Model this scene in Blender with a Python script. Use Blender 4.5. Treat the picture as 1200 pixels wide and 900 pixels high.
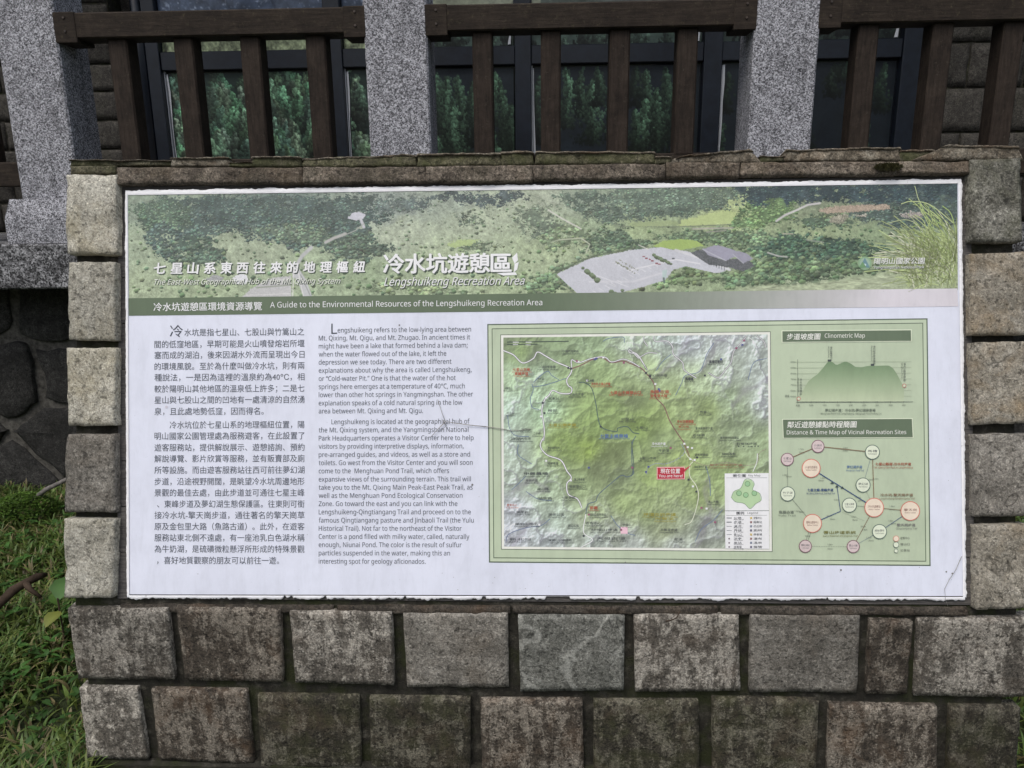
import bpy, math, random
import numpy as np
from mathutils import Vector, Matrix, noise
random.seed(7)
S = bpy.context.scene
COL = S.collection
for o in list(bpy.data.objects): bpy.data.objects.remove(o)
R = math.radians

# ------------------------------------------------------------------ camera
YAW, PITCH, ROLL, FPX = 0.03776, 0.24174, -0.01183, 900.0
CAM = np.array([0.0, 0.0, 1.5])
_f = np.array([-math.sin(YAW)*math.cos(PITCH), math.cos(YAW)*math.cos(PITCH), -math.sin(PITCH)])
_r = np.array([math.cos(YAW), math.sin(YAW), 0.0])
_u = np.cross(_r, _f)
RGT = math.cos(ROLL)*_r + math.sin(ROLL)*_u
UPV = -math.sin(ROLL)*_r + math.cos(ROLL)*_u
FWD = _f
cd = bpy.data.cameras.new('camera'); cam = bpy.data.objects.new('camera', cd); COL.objects.link(cam)
cd.sensor_width = 36; cd.lens = FPX/1200*36; cd.clip_start = 0.05; cd.clip_end = 3000
cam.matrix_world = Matrix(((RGT[0], UPV[0], -FWD[0], CAM[0]), (RGT[1], UPV[1], -FWD[1], CAM[1]), (RGT[2], UPV[2], -FWD[2], CAM[2]), (0, 0, 0, 1)))
S.camera = cam

# ------------------------------------------------------------------ world, sun, exposure
SUN_EL, SUN_AZ = 58, 205          # azimuth clockwise from +Y (into the scene)
w = bpy.data.worlds.new('World'); S.world = w; w.use_nodes = True
nt = w.node_tree; nt.nodes.clear()
sky = nt.nodes.new('ShaderNodeTexSky'); sky.sky_type = 'NISHITA'; sky.sun_disc = False
sky.sun_elevation = R(SUN_EL); sky.sun_rotation = R(SUN_AZ); sky.air_density = 1.0; sky.dust_density = 3.5; sky.ozone_density = 1.0
hs = nt.nodes.new('ShaderNodeHueSaturation'); hs.inputs['Saturation'].default_value = 0.62
bg = nt.nodes.new('ShaderNodeBackground'); bg.inputs[1].default_value = 0.15
wo = nt.nodes.new('ShaderNodeOutputWorld')
nt.links.new(sky.outputs[0], hs.inputs['Color']); nt.links.new(hs.outputs[0], bg.inputs[0]); nt.links.new(bg.outputs[0], wo.inputs[0])
sd = bpy.data.lights.new('sun', 'SUN'); sd.energy = 1.15; sd.angle = R(25); sd.color = (1.0, 0.97, 0.93)
sun = bpy.data.objects.new('sun', sd); COL.objects.link(sun)
_d = Vector((math.sin(R(SUN_AZ))*math.cos(R(SUN_EL)), math.cos(R(SUN_AZ))*math.cos(R(SUN_EL)), math.sin(R(SUN_EL))))
sun.rotation_euler = _d.to_track_quat('Z', 'Y').to_euler(); sun.location = (0, -3, 6)
S.view_settings.view_transform = 'Standard'; S.view_settings.look = 'None'
S.view_settings.exposure = 0.12; S.view_settings.gamma = 1.0

# ------------------------------------------------------------------ frames: planes of the real place, and a point on them seen at a photo pixel
class Frame:
    def __init__(s, O, ex, ey, n): s.O, s.ex, s.ey, s.n = [np.array(v, float) for v in (O, ex, ey, n)]
    def P(s, a, b, c=0.0): return s.O + s.ex*a + s.ey*b + s.n*c
    def at(s, x, y, c=0.0):
        d = FWD + RGT*((x-600)/FPX) - UPV*((y-450)/FPX)
        t = np.dot(s.O + s.n*c - CAM, s.n)/np.dot(d, s.n)
        p = CAM + d*t - s.O
        return (float(np.dot(p, s.ex)), float(np.dot(p, s.ey)))
L = 0.25166
LEAN = Frame((-0.0102, 1.9632, 0.998), (1, 0, 0), (0, math.sin(L), math.cos(L)), (0, -math.cos(L), math.sin(L)))
def vert(Y): return Frame((0, Y, 0), (1, 0, 0), (0, 0, 1), (0, -1, 0))
def xz(x, y, Y): return vert(Y).at(x, y)

# ------------------------------------------------------------------ helpers
def link(o, parent=None):
    COL.objects.link(o)
    if parent is not None: o.parent = parent
    return o
def empty(name, loc, label=None, cat=None, group=None):
    o = bpy.data.objects.new(name, None); o.location = loc; o.empty_display_size = 0.1; COL.objects.link(o)
    tag(o, label, cat, group); return o
def tag(o, label=None, cat=None, group=None, kind=None):
    if label: o['label'] = label
    if cat: o['category'] = cat
    if group: o['group'] = group
    if kind: o['kind'] = kind
    return o
def root_loc(p):
    v = Vector((0, 0, 0))
    while p is not None: v += p.location; p = p.parent
    return v
def mesh_obj(name, V, F, mat, parent=None, origin=None, smooth=False, cols=None):
    """V in world coordinates; the object's origin goes to `origin` (default: centre of V)"""
    V = np.asarray(V, dtype=np.float64).reshape(-1, 3)
    if origin is None: origin = (V.min(0)+V.max(0))/2
    origin = np.array(origin, float)
    me = bpy.data.meshes.new(name)
    if isinstance(F, np.ndarray):
        k = F.shape[1]; n = F.shape[0]
        me.vertices.add(len(V)); me.vertices.foreach_set('co', (V-origin).astype(np.float32).ravel())
        me.loops.add(n*k); me.loops.foreach_set('vertex_index', F.astype(np.int32).ravel())
        me.polygons.add(n); me.polygons.foreach_set('loop_start', np.arange(0, n*k, k, dtype=np.int32))
        me.update(calc_edges=True)
    else:
        me.from_pydata([tuple(v) for v in (V-origin)], [], F)
    if cols is not None:
        a = me.color_attributes.new('col', 'FLOAT_COLOR', 'POINT')
        c = np.ones((len(V), 4), np.float32); c[:, :3] = np.asarray(cols).reshape(-1, 3); a.data.foreach_set('color', c.ravel())
    if smooth: me.polygons.foreach_set('use_smooth', np.ones(len(me.polygons), bool))
    me.update(); me.materials.append(mat)
    o = bpy.data.objects.new(name, me); link(o, parent)
    o.location = Vector(origin) - root_loc(parent)
    return o
class MB:
    def __init__(s): s.V, s.F = [], []
    def box(s, x0, x1, y0, y1, z0, z1, bev=0.0):
        if bev <= 0:
            n = len(s.V)
            s.V += [(x, y, z) for z in (z0, z1) for y in (y0, y1) for x in (x0, x1)]
            s.F += [[n+i for i in f] for f in ((0, 2, 3, 1), (4, 5, 7, 6), (0, 1, 5, 4), (2, 6, 7, 3), (0, 4, 6, 2), (1, 3, 7, 5))]
            return s
        n = len(s.V); b = bev; idx = {}
        lo, hi = (x0, y0, z0), (x1, y1, z1)
        for c in range(8):
            p = [hi[k] if c >> k & 1 else lo[k] for k in range(3)]; sg = [-1 if c >> k & 1 else 1 for k in range(3)]
            for ax in range(3):
                q = [p[k] if k == ax else p[k]+sg[k]*b for k in range(3)]
                idx[(c, ax)] = len(s.V); s.V.append(tuple(q))
        for ax in range(3):
            u, v = (ax+1) % 3, (ax+2) % 3
            for side in (0, 1):
                cs = [side << ax | a << u | d << v for a, d in ((0, 0), (1, 0), (1, 1), (0, 1))]
                f = [idx[(c, ax)] for c in cs]
                s.F.append(f if side else f[::-1])
            for a in (0, 1):           # edges parallel to ax
                for d in (0, 1):
                    c0 = a << u | d << v; c1 = c0 | 1 << ax
                    f = [idx[(c0, u)], idx[(c1, u)], idx[(c1, v)], idx[(c0, v)]]
                    s.F.append(f if a ^ d ^ 1 else f[::-1])
        for c in range(8):
            f = [idx[(c, 0)], idx[(c, 1)], idx[(c, 2)]]
            s.F.append(f if bin(c).count('1') % 2 else f[::-1])
        return s
    def tube(s, pts, rads, k=6):
        pts = [Vector(p) for p in pts]; n0 = len(s.V)
        for i, p in enumerate(pts):
            d = (pts[min(i+1, len(pts)-1)]-pts[max(i-1, 0)]).normalized()
            a = d.cross(Vector((0.13, 0.31, 0.94))).normalized(); b = d.cross(a)
            r = rads[i] if hasattr(rads, '__len__') else rads
            for j in range(k):
                t = 2*math.pi*j/k; s.V.append(tuple(p+a*math.cos(t)*r+b*math.sin(t)*r))
        for i in range(len(pts)-1):
            for j in range(k):
                a0 = n0+i*k+j; a1 = n0+i*k+(j+1) % k
                s.F.append([a0, a1, a1+k, a0+k])
        s.F.append([n0+j for j in range(k)][::-1]); s.F.append([n0+(len(pts)-1)*k+j for j in range(k)])
        return s
    def build(s, name, mat, parent=None, origin=None, smooth=False): return mesh_obj(name, s.V, s.F, mat, parent, origin, smooth)

# ------------------------------------------------------------------ materials
class NM:
    def __init__(s, name):
        s.m = bpy.data.materials.new(name); s.m.use_nodes = True; s.t = s.m.node_tree; s.n = s.t.nodes
        s.b = s.n['Principled BSDF']
        tc = s.n.new('ShaderNodeTexCoord'); oi = s.n.new('ShaderNodeObjectInfo')
        mp = s.n.new('ShaderNodeVectorMath'); mp.operation = 'MULTIPLY_ADD'
        cx = s.n.new('ShaderNodeCombineXYZ')
        for i in range(3): s.t.links.new(oi.outputs['Random'], cx.inputs[i])
        s.t.links.new(cx.outputs[0], mp.inputs[0]); mp.inputs[1].default_value = (37, 53, 71); s.t.links.new(tc.outputs['Object'], mp.inputs[2])
        s.co = mp.outputs[0]; s.raw = tc.outputs['Object']; s.rnd = oi.outputs['Random']
    def L(s, a, b): s.t.links.new(a, b)
    def scale(s, sc, co=None):
        v = s.n.new('ShaderNodeVectorMath'); v.operation = 'MULTIPLY'; s.L(co or s.co, v.inputs[0]); v.inputs[1].default_value = sc; return v.outputs[0]
    def noise(s, scale, det=4, rough=0.6, dist=0.0, co=None):
        n = s.n.new('ShaderNodeTexNoise'); n.inputs['Scale'].default_value = scale; n.inputs['Detail'].default_value = det
        n.inputs['Roughness'].default_value = rough; n.inputs['Distortion'].default_value = dist; s.L(co or s.co, n.inputs['Vector']); return n.outputs['Fac']
    def voro(s, scale, feat='F1', out='Distance', co=None):
        n = s.n.new('ShaderNodeTexVoronoi'); n.feature = feat; n.inputs['Scale'].default_value = scale; s.L(co or s.co, n.inputs['Vector']); return n.outputs[out]
    def ramp(s, fac, stops, interp='LINEAR'):
        r = s.n.new('ShaderNodeValToRGB'); r.color_ramp.interpolation = interp; e = r.color_ramp.elements
        while len(e) < len(stops): e.new(0.5)
        for el, (p, c) in zip(e, stops):
            el.position = p; el.color = (c, c, c, 1) if not hasattr(c, '__len__') else (*c, 1)
        s.L(fac, r.inputs[0]); return r.outputs[0]
    def mix(s, fac, a, b, mode='MIX'):
        m = s.n.new('ShaderNodeMix'); m.data_type = 'RGBA'; m.blend_type = mode
        for v, i in ((fac, 0), (a, 6), (b, 7)):
            if isinstance(v, bpy.types.NodeSocket): s.L(v, m.inputs[i])
            elif i == 0: m.inputs[0].default_value = v
            else: m.inputs[i].default_value = (*v, 1) if hasattr(v, '__len__') else (v, v, v, 1)
        return m.outputs[2]
    def math(s, op, a, b=0.0):
        m = s.n.new('ShaderNodeMath'); m.operation = op
        for v, i in ((a, 0), (b, 1)):
            if isinstance(v, bpy.types.NodeSocket): s.L(v, m.inputs[i])
            else: m.inputs[i].default_value = v
        return m.outputs[0]
    def bump(s, h, strength=0.5, dist=0.003):
        b = s.n.new('ShaderNodeBump'); b.inputs['Strength'].default_value = strength; b.inputs['Distance'].default_value = dist
        s.L(h, b.inputs['Height']); s.L(b.outputs[0], s.b.inputs['Normal']); return b
    def set(s, col=None, rough=None, spec=None):
        if col is not None:
            if isinstance(col, bpy.types.NodeSocket): s.L(col, s.b.inputs['Base Color'])
            else: s.b.inputs['Base Color'].default_value = (*col, 1)
        if rough is not None:
            if isinstance(rough, bpy.types.NodeSocket): s.L(rough, s.b.inputs['Roughness'])
            else: s.b.inputs['Roughness'].default_value = rough
        if spec is not None: s.b.inputs['Specular IOR Level'].default_value = spec
        return s.m

def stone_mat(name, dark, mid, light, streak=0.6, rust=None, rust_amt=0.3, bs=1.0, vein=0.0, moss=0.0, gs=0.8):
    k = NM(name)
    big = k.noise(9, 5, 0.65, 0.4)
    st = k.noise(5, 6, 0.7, 0.6, co=k.scale((7.0, 7.0, 1.3)))            # rain streaks run down the face
    fine = k.noise(150, 6, 0.75)
    med = k.noise(38, 6, 0.72, 0.3)
    f = k.math('ADD', k.math('MULTIPLY', big, 0.5), k.math('MULTIPLY', st, 0.5*streak))
    f = k.math('ADD', f, k.math('MULTIPLY', med, 0.45)); f = k.math('ADD', f, k.math('MULTIPLY', fine, 0.45))
    tot = (0.5+0.5*streak+0.9)/2
    c = k.ramp(f, [(tot-0.24, dark), (tot-0.02, mid), (tot+0.21, light)])
    gr1 = k.noise(72, 4, 0.85, 0.5); gr2 = k.noise(190, 2, 0.9)
    c = k.mix(gs*0.85, c, k.ramp(k.math('ADD', k.math('MULTIPLY', gr1, 0.55), k.math('MULTIPLY', gr2, 0.45)), [(0.36, 0.28), (0.49, 0.92), (0.62, 2.2)]), 'MULTIPLY')
    if rust is not None:
        rf = k.ramp(k.noise(6, 4, 0.6, 0.8), [(0.5, 0.0), (0.72, rust_amt)])
        c = k.mix(rf, c, rust)
    if vein > 0:
        wv = k.n.new('ShaderNodeTexWave'); wv.inputs['Scale'].default_value = 3.0; wv.inputs['Distortion'].default_value = 14; wv.inputs['Detail'].default_value = 4; wv.inputs['Detail Scale'].default_value = 1.2
        k.L(k.co, wv.inputs['Vector'])
        c = k.mix(k.ramp(wv.outputs['Fac'], [(0.93, 0.0), (0.985, vein)]), c, [min(1, v*1.8) for v in light])
    gr = k.voro(330, 'F1', 'Color')
    c = k.mix(0.5, c, k.ramp(gr, [(0.2, 0.4), (0.5, 0.95), (0.8, 1.0), (0.97, 2.0)]), 'MULTIPLY')
    pits = k.ramp(k.noise(75, 3, 0.6), [(0.34, 0.35), (0.44, 1.0)])
    c = k.mix(0.75, c, pits, 'MULTIPLY')
    if moss > 0:
        c = k.mix(k.ramp(k.noise(14, 5, 0.7), [(0.5-0.12*moss, 0.0), (0.62, moss)]), c, (0.055, 0.062, 0.02))
    # hairline cracks and ridges, faint in places
    cr = k.noise(5.5, 3, 0.5, 1.2); ln_ = k.math('ABSOLUTE', k.math('SUBTRACT', cr, 0.5))
    line = k.ramp(ln_, [(0.0, 1.0), (0.007, 0.0)]); msk = k.ramp(k.noise(8, 2), [(0.48, 0.0), (0.56, 0.75)])
    c = k.mix(k.math('MULTIPLY', line, msk), c, [v*0.45 for v in dark])
    # each stone a little different
    c = k.mix(1.0, c, k.ramp(k.rnd, [(0.0, 0.78), (1.0, 1.18)]), 'MULTIPLY')
    h = k.math('ADD', k.math('MULTIPLY', med, 1.3), k.math('MULTIPLY', fine, 0.9))
    h = k.math('ADD', h, k.math('MULTIPLY', pits, 0.5))
    k.bump(h, 0.6*bs, 0.006)
    return k.set(c, k.ramp(fine, [(0.3, 0.7), (0.7, 0.95)]), 0.3)

M = {}
M['beige'] = stone_mat('beige_stone', (0.21, 0.195, 0.15), (0.40, 0.38, 0.315), (0.60, 0.58, 0.50), 0.3, (0.33, 0.28, 0.16), 0.45, gs=0.5)
M['ochre'] = stone_mat('ochre_stone', (0.115, 0.103, 0.08), (0.26, 0.237, 0.19), (0.46, 0.43, 0.365), 0.3, (0.30, 0.205, 0.10), 0.55, gs=0.5)
M['grey'] = stone_mat('grey_stone', (0.048, 0.042, 0.034), (0.135, 0.122, 0.102), (0.34, 0.315, 0.27), 1.0, (0.12, 0.08, 0.05), 0.25)
M['brown'] = stone_mat('brown_stone', (0.028, 0.023, 0.017), (0.075, 0.062, 0.048), (0.21, 0.185, 0.15), 1.0, (0.13, 0.075, 0.04), 0.6)
M['olive'] = stone_mat('olive_stone', (0.020, 0.018, 0.012), (0.053, 0.047, 0.034), (0.15, 0.138, 0.105), 1.0, (0.11, 0.08, 0.05), 0.5, moss=0.35)
M['slatey'] = stone_mat('veined_stone', (0.075, 0.076, 0.066), (0.155, 0.155, 0.135), (0.29, 0.29, 0.26), 0.4, None, 0, 0.8, vein=0.45)
M['pale_grey'] = stone_mat('pale_grey_stone', (0.085, 0.077, 0.064), (0.20, 0.185, 0.158), (0.42, 0.395, 0.345), 0.4, (0.2, 0.15, 0.1), 0.3, gs=0.6)
M['dark_weathered'] = stone_mat('weathered_stone', (0.06, 0.056, 0.045), (0.15, 0.145, 0.12), (0.36, 0.35, 0.30), 0.5, (0.13, 0.12, 0.05), 0.4, moss=0.3)
M['coping'] = stone_mat('coping_concrete', (0.045, 0.037, 0.028), (0.115, 0.095, 0.074), (0.34, 0.29, 0.23), 0.1, (0.15, 0.10, 0.055), 0.35, 1.3, moss=0.12)
M['coping_moss'] = stone_mat('mossy_coping', (0.030, 0.030, 0.014), (0.080, 0.074, 0.044), (0.21, 0.19, 0.13), 0.1, None, 0, 1.0, moss=0.7)
M['flake'] = stone_mat('chipped_flake', (0.06, 0.048, 0.034), (0.14, 0.118, 0.087), (0.34, 0.31, 0.25), 0.1, (0.25, 0.14, 0.07), 0.4)
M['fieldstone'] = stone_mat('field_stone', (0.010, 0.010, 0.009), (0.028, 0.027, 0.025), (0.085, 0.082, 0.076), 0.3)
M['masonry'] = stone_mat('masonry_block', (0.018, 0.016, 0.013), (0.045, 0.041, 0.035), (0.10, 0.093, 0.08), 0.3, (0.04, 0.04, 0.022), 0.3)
M['ledge'] = stone_mat('ledge_stone', (0.022, 0.019, 0.015), (0.060, 0.051, 0.040), (0.15, 0.13, 0.105), 0.0, (0.15, 0.09, 0.05), 0.4)

def simple(name, fn): k = NM(name); M[name] = fn(k) or k.m; return M[name]
def f_mortar(k):
    n = k.noise(30, 6, 0.7); f = k.noise(220, 4, 0.7)
    c = k.ramp(n, [(0.3, (0.016, 0.015, 0.012)), (0.55, (0.042, 0.039, 0.031)), (0.72, (0.12, 0.112, 0.09))])
    c = k.mix(k.ramp(k.noise(7, 4, 0.7), [(0.48, 0.0), (0.62, 0.75)]), c, (0.030, 0.036, 0.012))
    k.bump(k.math('ADD', n, f), 0.8, 0.006); return k.set(c, 0.92, 0.2)
simple('mortar', f_mortar)
def f_light_mortar(k):
    n = k.noise(40, 6, 0.7); c = k.ramp(n, [(0.3, (0.03, 0.028, 0.025)), (0.7, (0.145, 0.137, 0.12))]); k.bump(n, 0.7, 0.006); return k.set(c, 0.92, 0.2)
simple('pointing', f_light_mortar)
def f_plank(k):
    g = k.noise(8, 6, 0.7, 0.3, co=k.scale((1.2, 10, 34))); f = k.noise(120, 4, 0.7, co=k.scale((0.3, 1, 2)))
    c = k.ramp(k.math('ADD', k.math('MULTIPLY', g, 0.7), k.math('MULTIPLY', f, 0.3)), [(0.32, (0.030, 0.028, 0.027)), (0.5, (0.085, 0.08, 0.076)), (0.68, (0.17, 0.155, 0.14))])
    k.bump(g, 0.9, 0.004); return k.set(c, 0.85, 0.3)
simple('plank', f_plank)
def f_granite(k):
    v = k.voro(230, 'F1', 'Color'); v2 = k.voro(125, 'F1', 'Color'); n = k.noise(200, 2, 0.5)
    sep = k.n.new('ShaderNodeSeparateColor'); k.L(v, sep.inputs[0]); sep2 = k.n.new('ShaderNodeSeparateColor'); k.L(v2, sep2.inputs[0])
    f = k.math('ADD', k.math('MULTIPLY', sep.outputs[0], 0.62), k.math('MULTIPLY', sep2.outputs[1], 0.2)); f = k.math('ADD', f, k.math('MULTIPLY', n, 0.2))
    c = k.ramp(f, [(0.20, (0.05, 0.05, 0.056)), (0.40, (0.17, 0.17, 0.183)), (0.55, (0.28, 0.28, 0.302)), (0.82, (0.58, 0.58, 0.62))])
    d = k.ramp(k.noise(5, 6, 0.75, 0.5, co=k.scale((2.2, 2.2, 1))), [(0.34, 0.55), (0.5, 1.0)])
    c = k.mix(1.0, c, d, 'MULTIPLY'); k.bump(f, 0.35, 0.002); return k.set(c, 0.75, 0.35)
simple('granite', f_granite)
def f_granite_side(k):
    v = k.voro(150, 'F1', 'Color'); sep = k.n.new('ShaderNodeSeparateColor'); k.L(v, sep.inputs[0])
    f = sep.outputs[0]
    c = k.ramp(f, [(0.15, (0.04, 0.04, 0.042)), (0.5, (0.2, 0.2, 0.205)), (0.85, (0.42, 0.42, 0.43))])
    d = k.ramp(k.noise(14, 6, 0.75, 0.5), [(0.42, 0.12), (0.58, 1.0)])
    c = k.mix(0.9, c, d, 'MULTIPLY'); k.bump(f, 0.3, 0.002); return k.set(c, 0.8, 0.3)
simple('granite_slab', f_granite_side)
def f_wood(k):
    g = k.noise(7, 6, 0.7, 0.2, co=k.scale((14, 14, 1.2))); p = k.noise(12, 6, 0.75, 0.3); f = k.noise(120, 3, 0.7)
    c = k.ramp(k.math('ADD', k.math('MULTIPLY', g, 0.5), k.math('MULTIPLY', p, 0.5)), [(0.34, (0.012, 0.009, 0.007)), (0.5, (0.029, 0.021, 0.016)), (0.66, (0.052, 0.038, 0.029))])
    c = k.mix(k.ramp(k.noise(55, 4, 0.8), [(0.60, 0.0), (0.70, 0.5)]), c, (0.085, 0.072, 0.052))
    c = k.mix(k.ramp(k.noise(30, 5, 0.7, 0.2, co=k.scale((6, 6, 0.5))), [(0.60, 0.0), (0.66, 0.7)]), c, (0.008, 0.006, 0.005))
    k.bump(k.math('ADD', g, k.math('MULTIPLY', f, 0.5)), 0.55, 0.003); return k.set(c, 0.75, 0.2)
simple('brown_wood', f_wood)
def f_wood_h(k):
    g = k.noise(7, 6, 0.7, 0.2, co=k.scale((1.2, 14, 14))); p = k.noise(12, 6, 0.78, 0.3); f = k.noise(120, 3, 0.7)
    c = k.ramp(k.math('ADD', k.math('MULTIPLY', g, 0.5), k.math('MULTIPLY', p, 0.5)), [(0.34, (0.012, 0.009, 0.007)), (0.5, (0.027, 0.020, 0.015)), (0.66, (0.050, 0.038, 0.028))])
    c = k.mix(k.ramp(k.noise(45, 5, 0.8), [(0.56, 0.0), (0.70, 0.6)]), c, (0.085, 0.072, 0.042))
    c = k.mix(k.ramp(k.noise(30, 5, 0.7, 0.2, co=k.scale((0.5, 6, 6))), [(0.60, 0.0), (0.66, 0.7)]), c, (0.008, 0.006, 0.005))
    k.bump(k.math('ADD', g, k.math('MULTIPLY', f, 0.5)), 0.55, 0.003); return k.set(c, 0.78, 0.2)
simple('brown_rail', f_wood_h)
def f_frame(k):
    n = k.noise(20, 4, 0.6); c = k.ramp(n, [(0.3, (0.005, 0.007, 0.012)), (0.7, (0.010, 0.014, 0.023))]); return k.set(c, 0.35, 0.5)
simple('navy_metal', f_frame)
def f_glass(k):
    k.b.inputs['Coat Weight'].default_value = 0.3
    return k.set(k.ramp(k.noise(2, 2), [(0.3, (0.006, 0.008, 0.012)), (0.7, (0.012, 0.015, 0.02))]), 0.12, 0.5)
simple('window_glass', f_glass)
def f_film(k): return k.set((0.5, 0.52, 0.55), 0.3, 0.6)
simple('pale_film', f_film)
def f_interior(k): return k.set(k.ramp(k.noise(1, 2), [(0, (0.01, 0.01, 0.012)), (1, (0.03, 0.03, 0.03))]), 0.9)
simple('dark_room', f_interior)
def f_print(k):
    a = k.n.new('ShaderNodeAttribute'); a.attribute_name = 'col'
    d = k.ramp(k.noise(5, 5, 0.7), [(0.3, 0.90), (0.6, 1.0)])
    d = k.mix(1.0, d, k.ramp(k.noise(4, 4, 0.7, 0.3, co=k.scale((9, 9, 0.8))), [(0.35, 0.94), (0.55, 1.0)]), 'MULTIPLY')
    sp = k.ramp(k.noise(170, 3, 0.8), [(0.26, 0.82), (0.34, 1.0)])
    c = k.mix(1.0, a.outputs['Color'], d, 'MULTIPLY'); c = k.mix(1.0, c, sp, 'MULTIPLY')
    return k.set(c, k.ramp(k.noise(9, 4, 0.7), [(0.3, 0.28), (0.7, 0.5)]), 0.5)
simple('print', f_print)
def f_poster(k):
    a = k.n.new('ShaderNodeAttribute'); a.attribute_name = 'col'
    k.b.inputs['Coat Weight'].default_value = 0.25
    return k.set(k.mix(1.0, a.outputs['Color'], k.ramp(k.noise(60, 3, 0.6), [(0.3, 0.85), (0.6, 1.05)]), 'MULTIPLY'), 0.38, 0.35)
simple('window_poster', f_poster)
def f_caulk(k):
    n = k.noise(60, 5, 0.75); c = k.ramp(n, [(0.28, (0.5, 0.5, 0.51)), (0.36, (0.86, 0.86, 0.88)), (0.7, (0.90, 0.90, 0.92))]); k.bump(n, 0.7, 0.004); return k.set(c, 0.6)
simple('sealant', f_caulk)
def f_attr_leaf(k):
    a = k.n.new('ShaderNodeAttribute'); a.attribute_name = 'col'
    c = k.mix(1.0, a.outputs['Color'], k.ramp(k.noise(6, 3, 0.6), [(0.3, 0.75), (0.7, 1.2)]), 'MULTIPLY')
    k.set(c, 0.5, 0.4)
    tr = k.n.new('ShaderNodeBsdfTranslucent'); k.L(c, tr.inputs[0]); mx = k.n.new('ShaderNodeMixShader'); mx.inputs[0].default_value = 0.3
    k.L(k.b.outputs[0], mx.inputs[1]); k.L(tr.outputs[0], mx.inputs[2]); k.L(mx.outputs[0], k.n['Material Output'].inputs[0])
simple('leaf', f_attr_leaf)
def f_ground(k):
    n = k.noise(3, 8, 0.7); f = k.noise(40, 6, 0.7)
    c = k.ramp(k.math('ADD', k.math('MULTIPLY', n, 0.5), k.math('MULTIPLY', f, 0.5)), [(0.35, (0.018, 0.022, 0.010)), (0.5, (0.035, 0.048, 0.018)), (0.65, (0.075, 0.075, 0.035))])
    k.bump(f, 1.0, 0.02); return k.set(c, 0.95, 0.2)
simple('soil', f_ground)
def f_paving(k):
    n = k.noise(6, 6, 0.7); f = k.noise(90, 5, 0.7); c = k.ramp(k.math('ADD', k.math('MULTIPLY', n, 0.5), k.math('MULTIPLY', f, 0.5)), [(0.35, (0.09, 0.088, 0.08)), (0.65, (0.24, 0.235, 0.22))]); k.bump(f, 0.5, 0.004); return k.set(c, 0.85)
simple('paving', f_paving)
def f_hill(k):
    n = k.noise(0.12, 8, 0.7); f = k.noise(1.2, 6, 0.75)
    c = k.ramp(k.math('ADD', k.math('MULTIPLY', n, 0.5), k.math('MULTIPLY', f, 0.5)), [(0.36, (0.02, 0.045, 0.018)), (0.5, (0.07, 0.10, 0.035)), (0.62, (0.17, 0.19, 0.085))])
    k.bump(f, 1.0, 0.6); return k.set(c, 0.95, 0.1)
simple('meadow', f_hill)
def f_mtn(k):
    n = k.noise(0.015, 10, 0.75); f = k.noise(0.15, 6, 0.75)
    c = k.ramp(k.math('ADD', k.math('MULTIPLY', n, 0.5), k.math('MULTIPLY', f, 0.5)), [(0.38, (0.03, 0.06, 0.075)), (0.62, (0.10, 0.14, 0.15))])
    k.bump(f, 1.0, 6); return k.set(c, 0.95, 0.1)
simple('mountain', f_mtn)
def f_bark(k):
    n = k.noise(9, 6, 0.7, co=k.scale((1, 1, 0.3))); c = k.ramp(n, [(0.3, (0.02, 0.013, 0.009)), (0.7, (0.085, 0.06, 0.042))]); k.bump(n, 0.8, 0.01); return k.set(c, 0.9, 0.2)
simple('bark', f_bark)
def f_twig(k): return k.set(k.ramp(k.noise(80, 4), [(0.3, (0.2, 0.19, 0.17)), (0.7, (0.36, 0.35, 0.32))]), 0.8)
simple('dry_twig', f_twig)
def f_stick(k): return k.set(k.ramp(k.noise(60, 4), [(0.3, (0.08, 0.072, 0.065)), (0.7, (0.2, 0.185, 0.17))]), 0.8)
simple('old_stick', f_stick)
def f_steel(k): return k.set(k.ramp(k.noise(50, 4), [(0.3, (0.03, 0.022, 0.018)), (0.7, (0.08, 0.055, 0.04))]), 0.5)
simple('bolt_steel', f_steel)

# ------------------------------------------------------------------ GROUND and far land
def fbm(x, y, z=0.0, o=4): return noise.fractal(Vector((x, y, z)), 0.9, 2.1, o)
GZ = 0.0
def grid_sheet(name, xs, ys, zf, mat, kind='structure'):
    V = [(x, y, zf(x, y)) for y in ys for x in xs]; n = len(xs)
    F = [[j*n+i, j*n+i+1, (j+1)*n+i+1, (j+1)*n+i] for j in range(len(ys)-1) for i in range(n-1)]
    o = mesh_obj(name, V, F, mat, None, (0, 0, 0), True); o['kind'] = kind; return o
def ax(lo, hi, near, d, dfar):
    v = []; x = lo
    while x < hi:
        v.append(x); x += d if abs(x) < near else dfar
    return v+[hi]
def ground_z(x, y):
    z = -0.092 + 0.02*fbm(x*1.3, y*1.3)+(0.05 if x < -1 else 0)*min(1, max(0, (y-1.9)/0.6)) if abs(x) < 6 and -1 < y < 6 else -0.092
    if y < 1.2: z = -0.12
    if y < -30:                                   # the land falls and rises again behind the photographer
        t = min(1, (-30-y)/160); z += 44*t*t*(3-2*t) + 1.2*fbm(x*0.02, y*0.02)
    return z
grid_sheet('ground', ax(-600, 600, 6, 0.25, 12), ax(-320, 600, 6, 0.25, 10), ground_z, M['soil'])
# paved path where the visitor stands
mb = MB(); mb.box(-8, 8, -2.2, 1.15, -0.25, -0.09)
o = mb.build('path', M['paving']); o['kind'] = 'structure'
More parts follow.
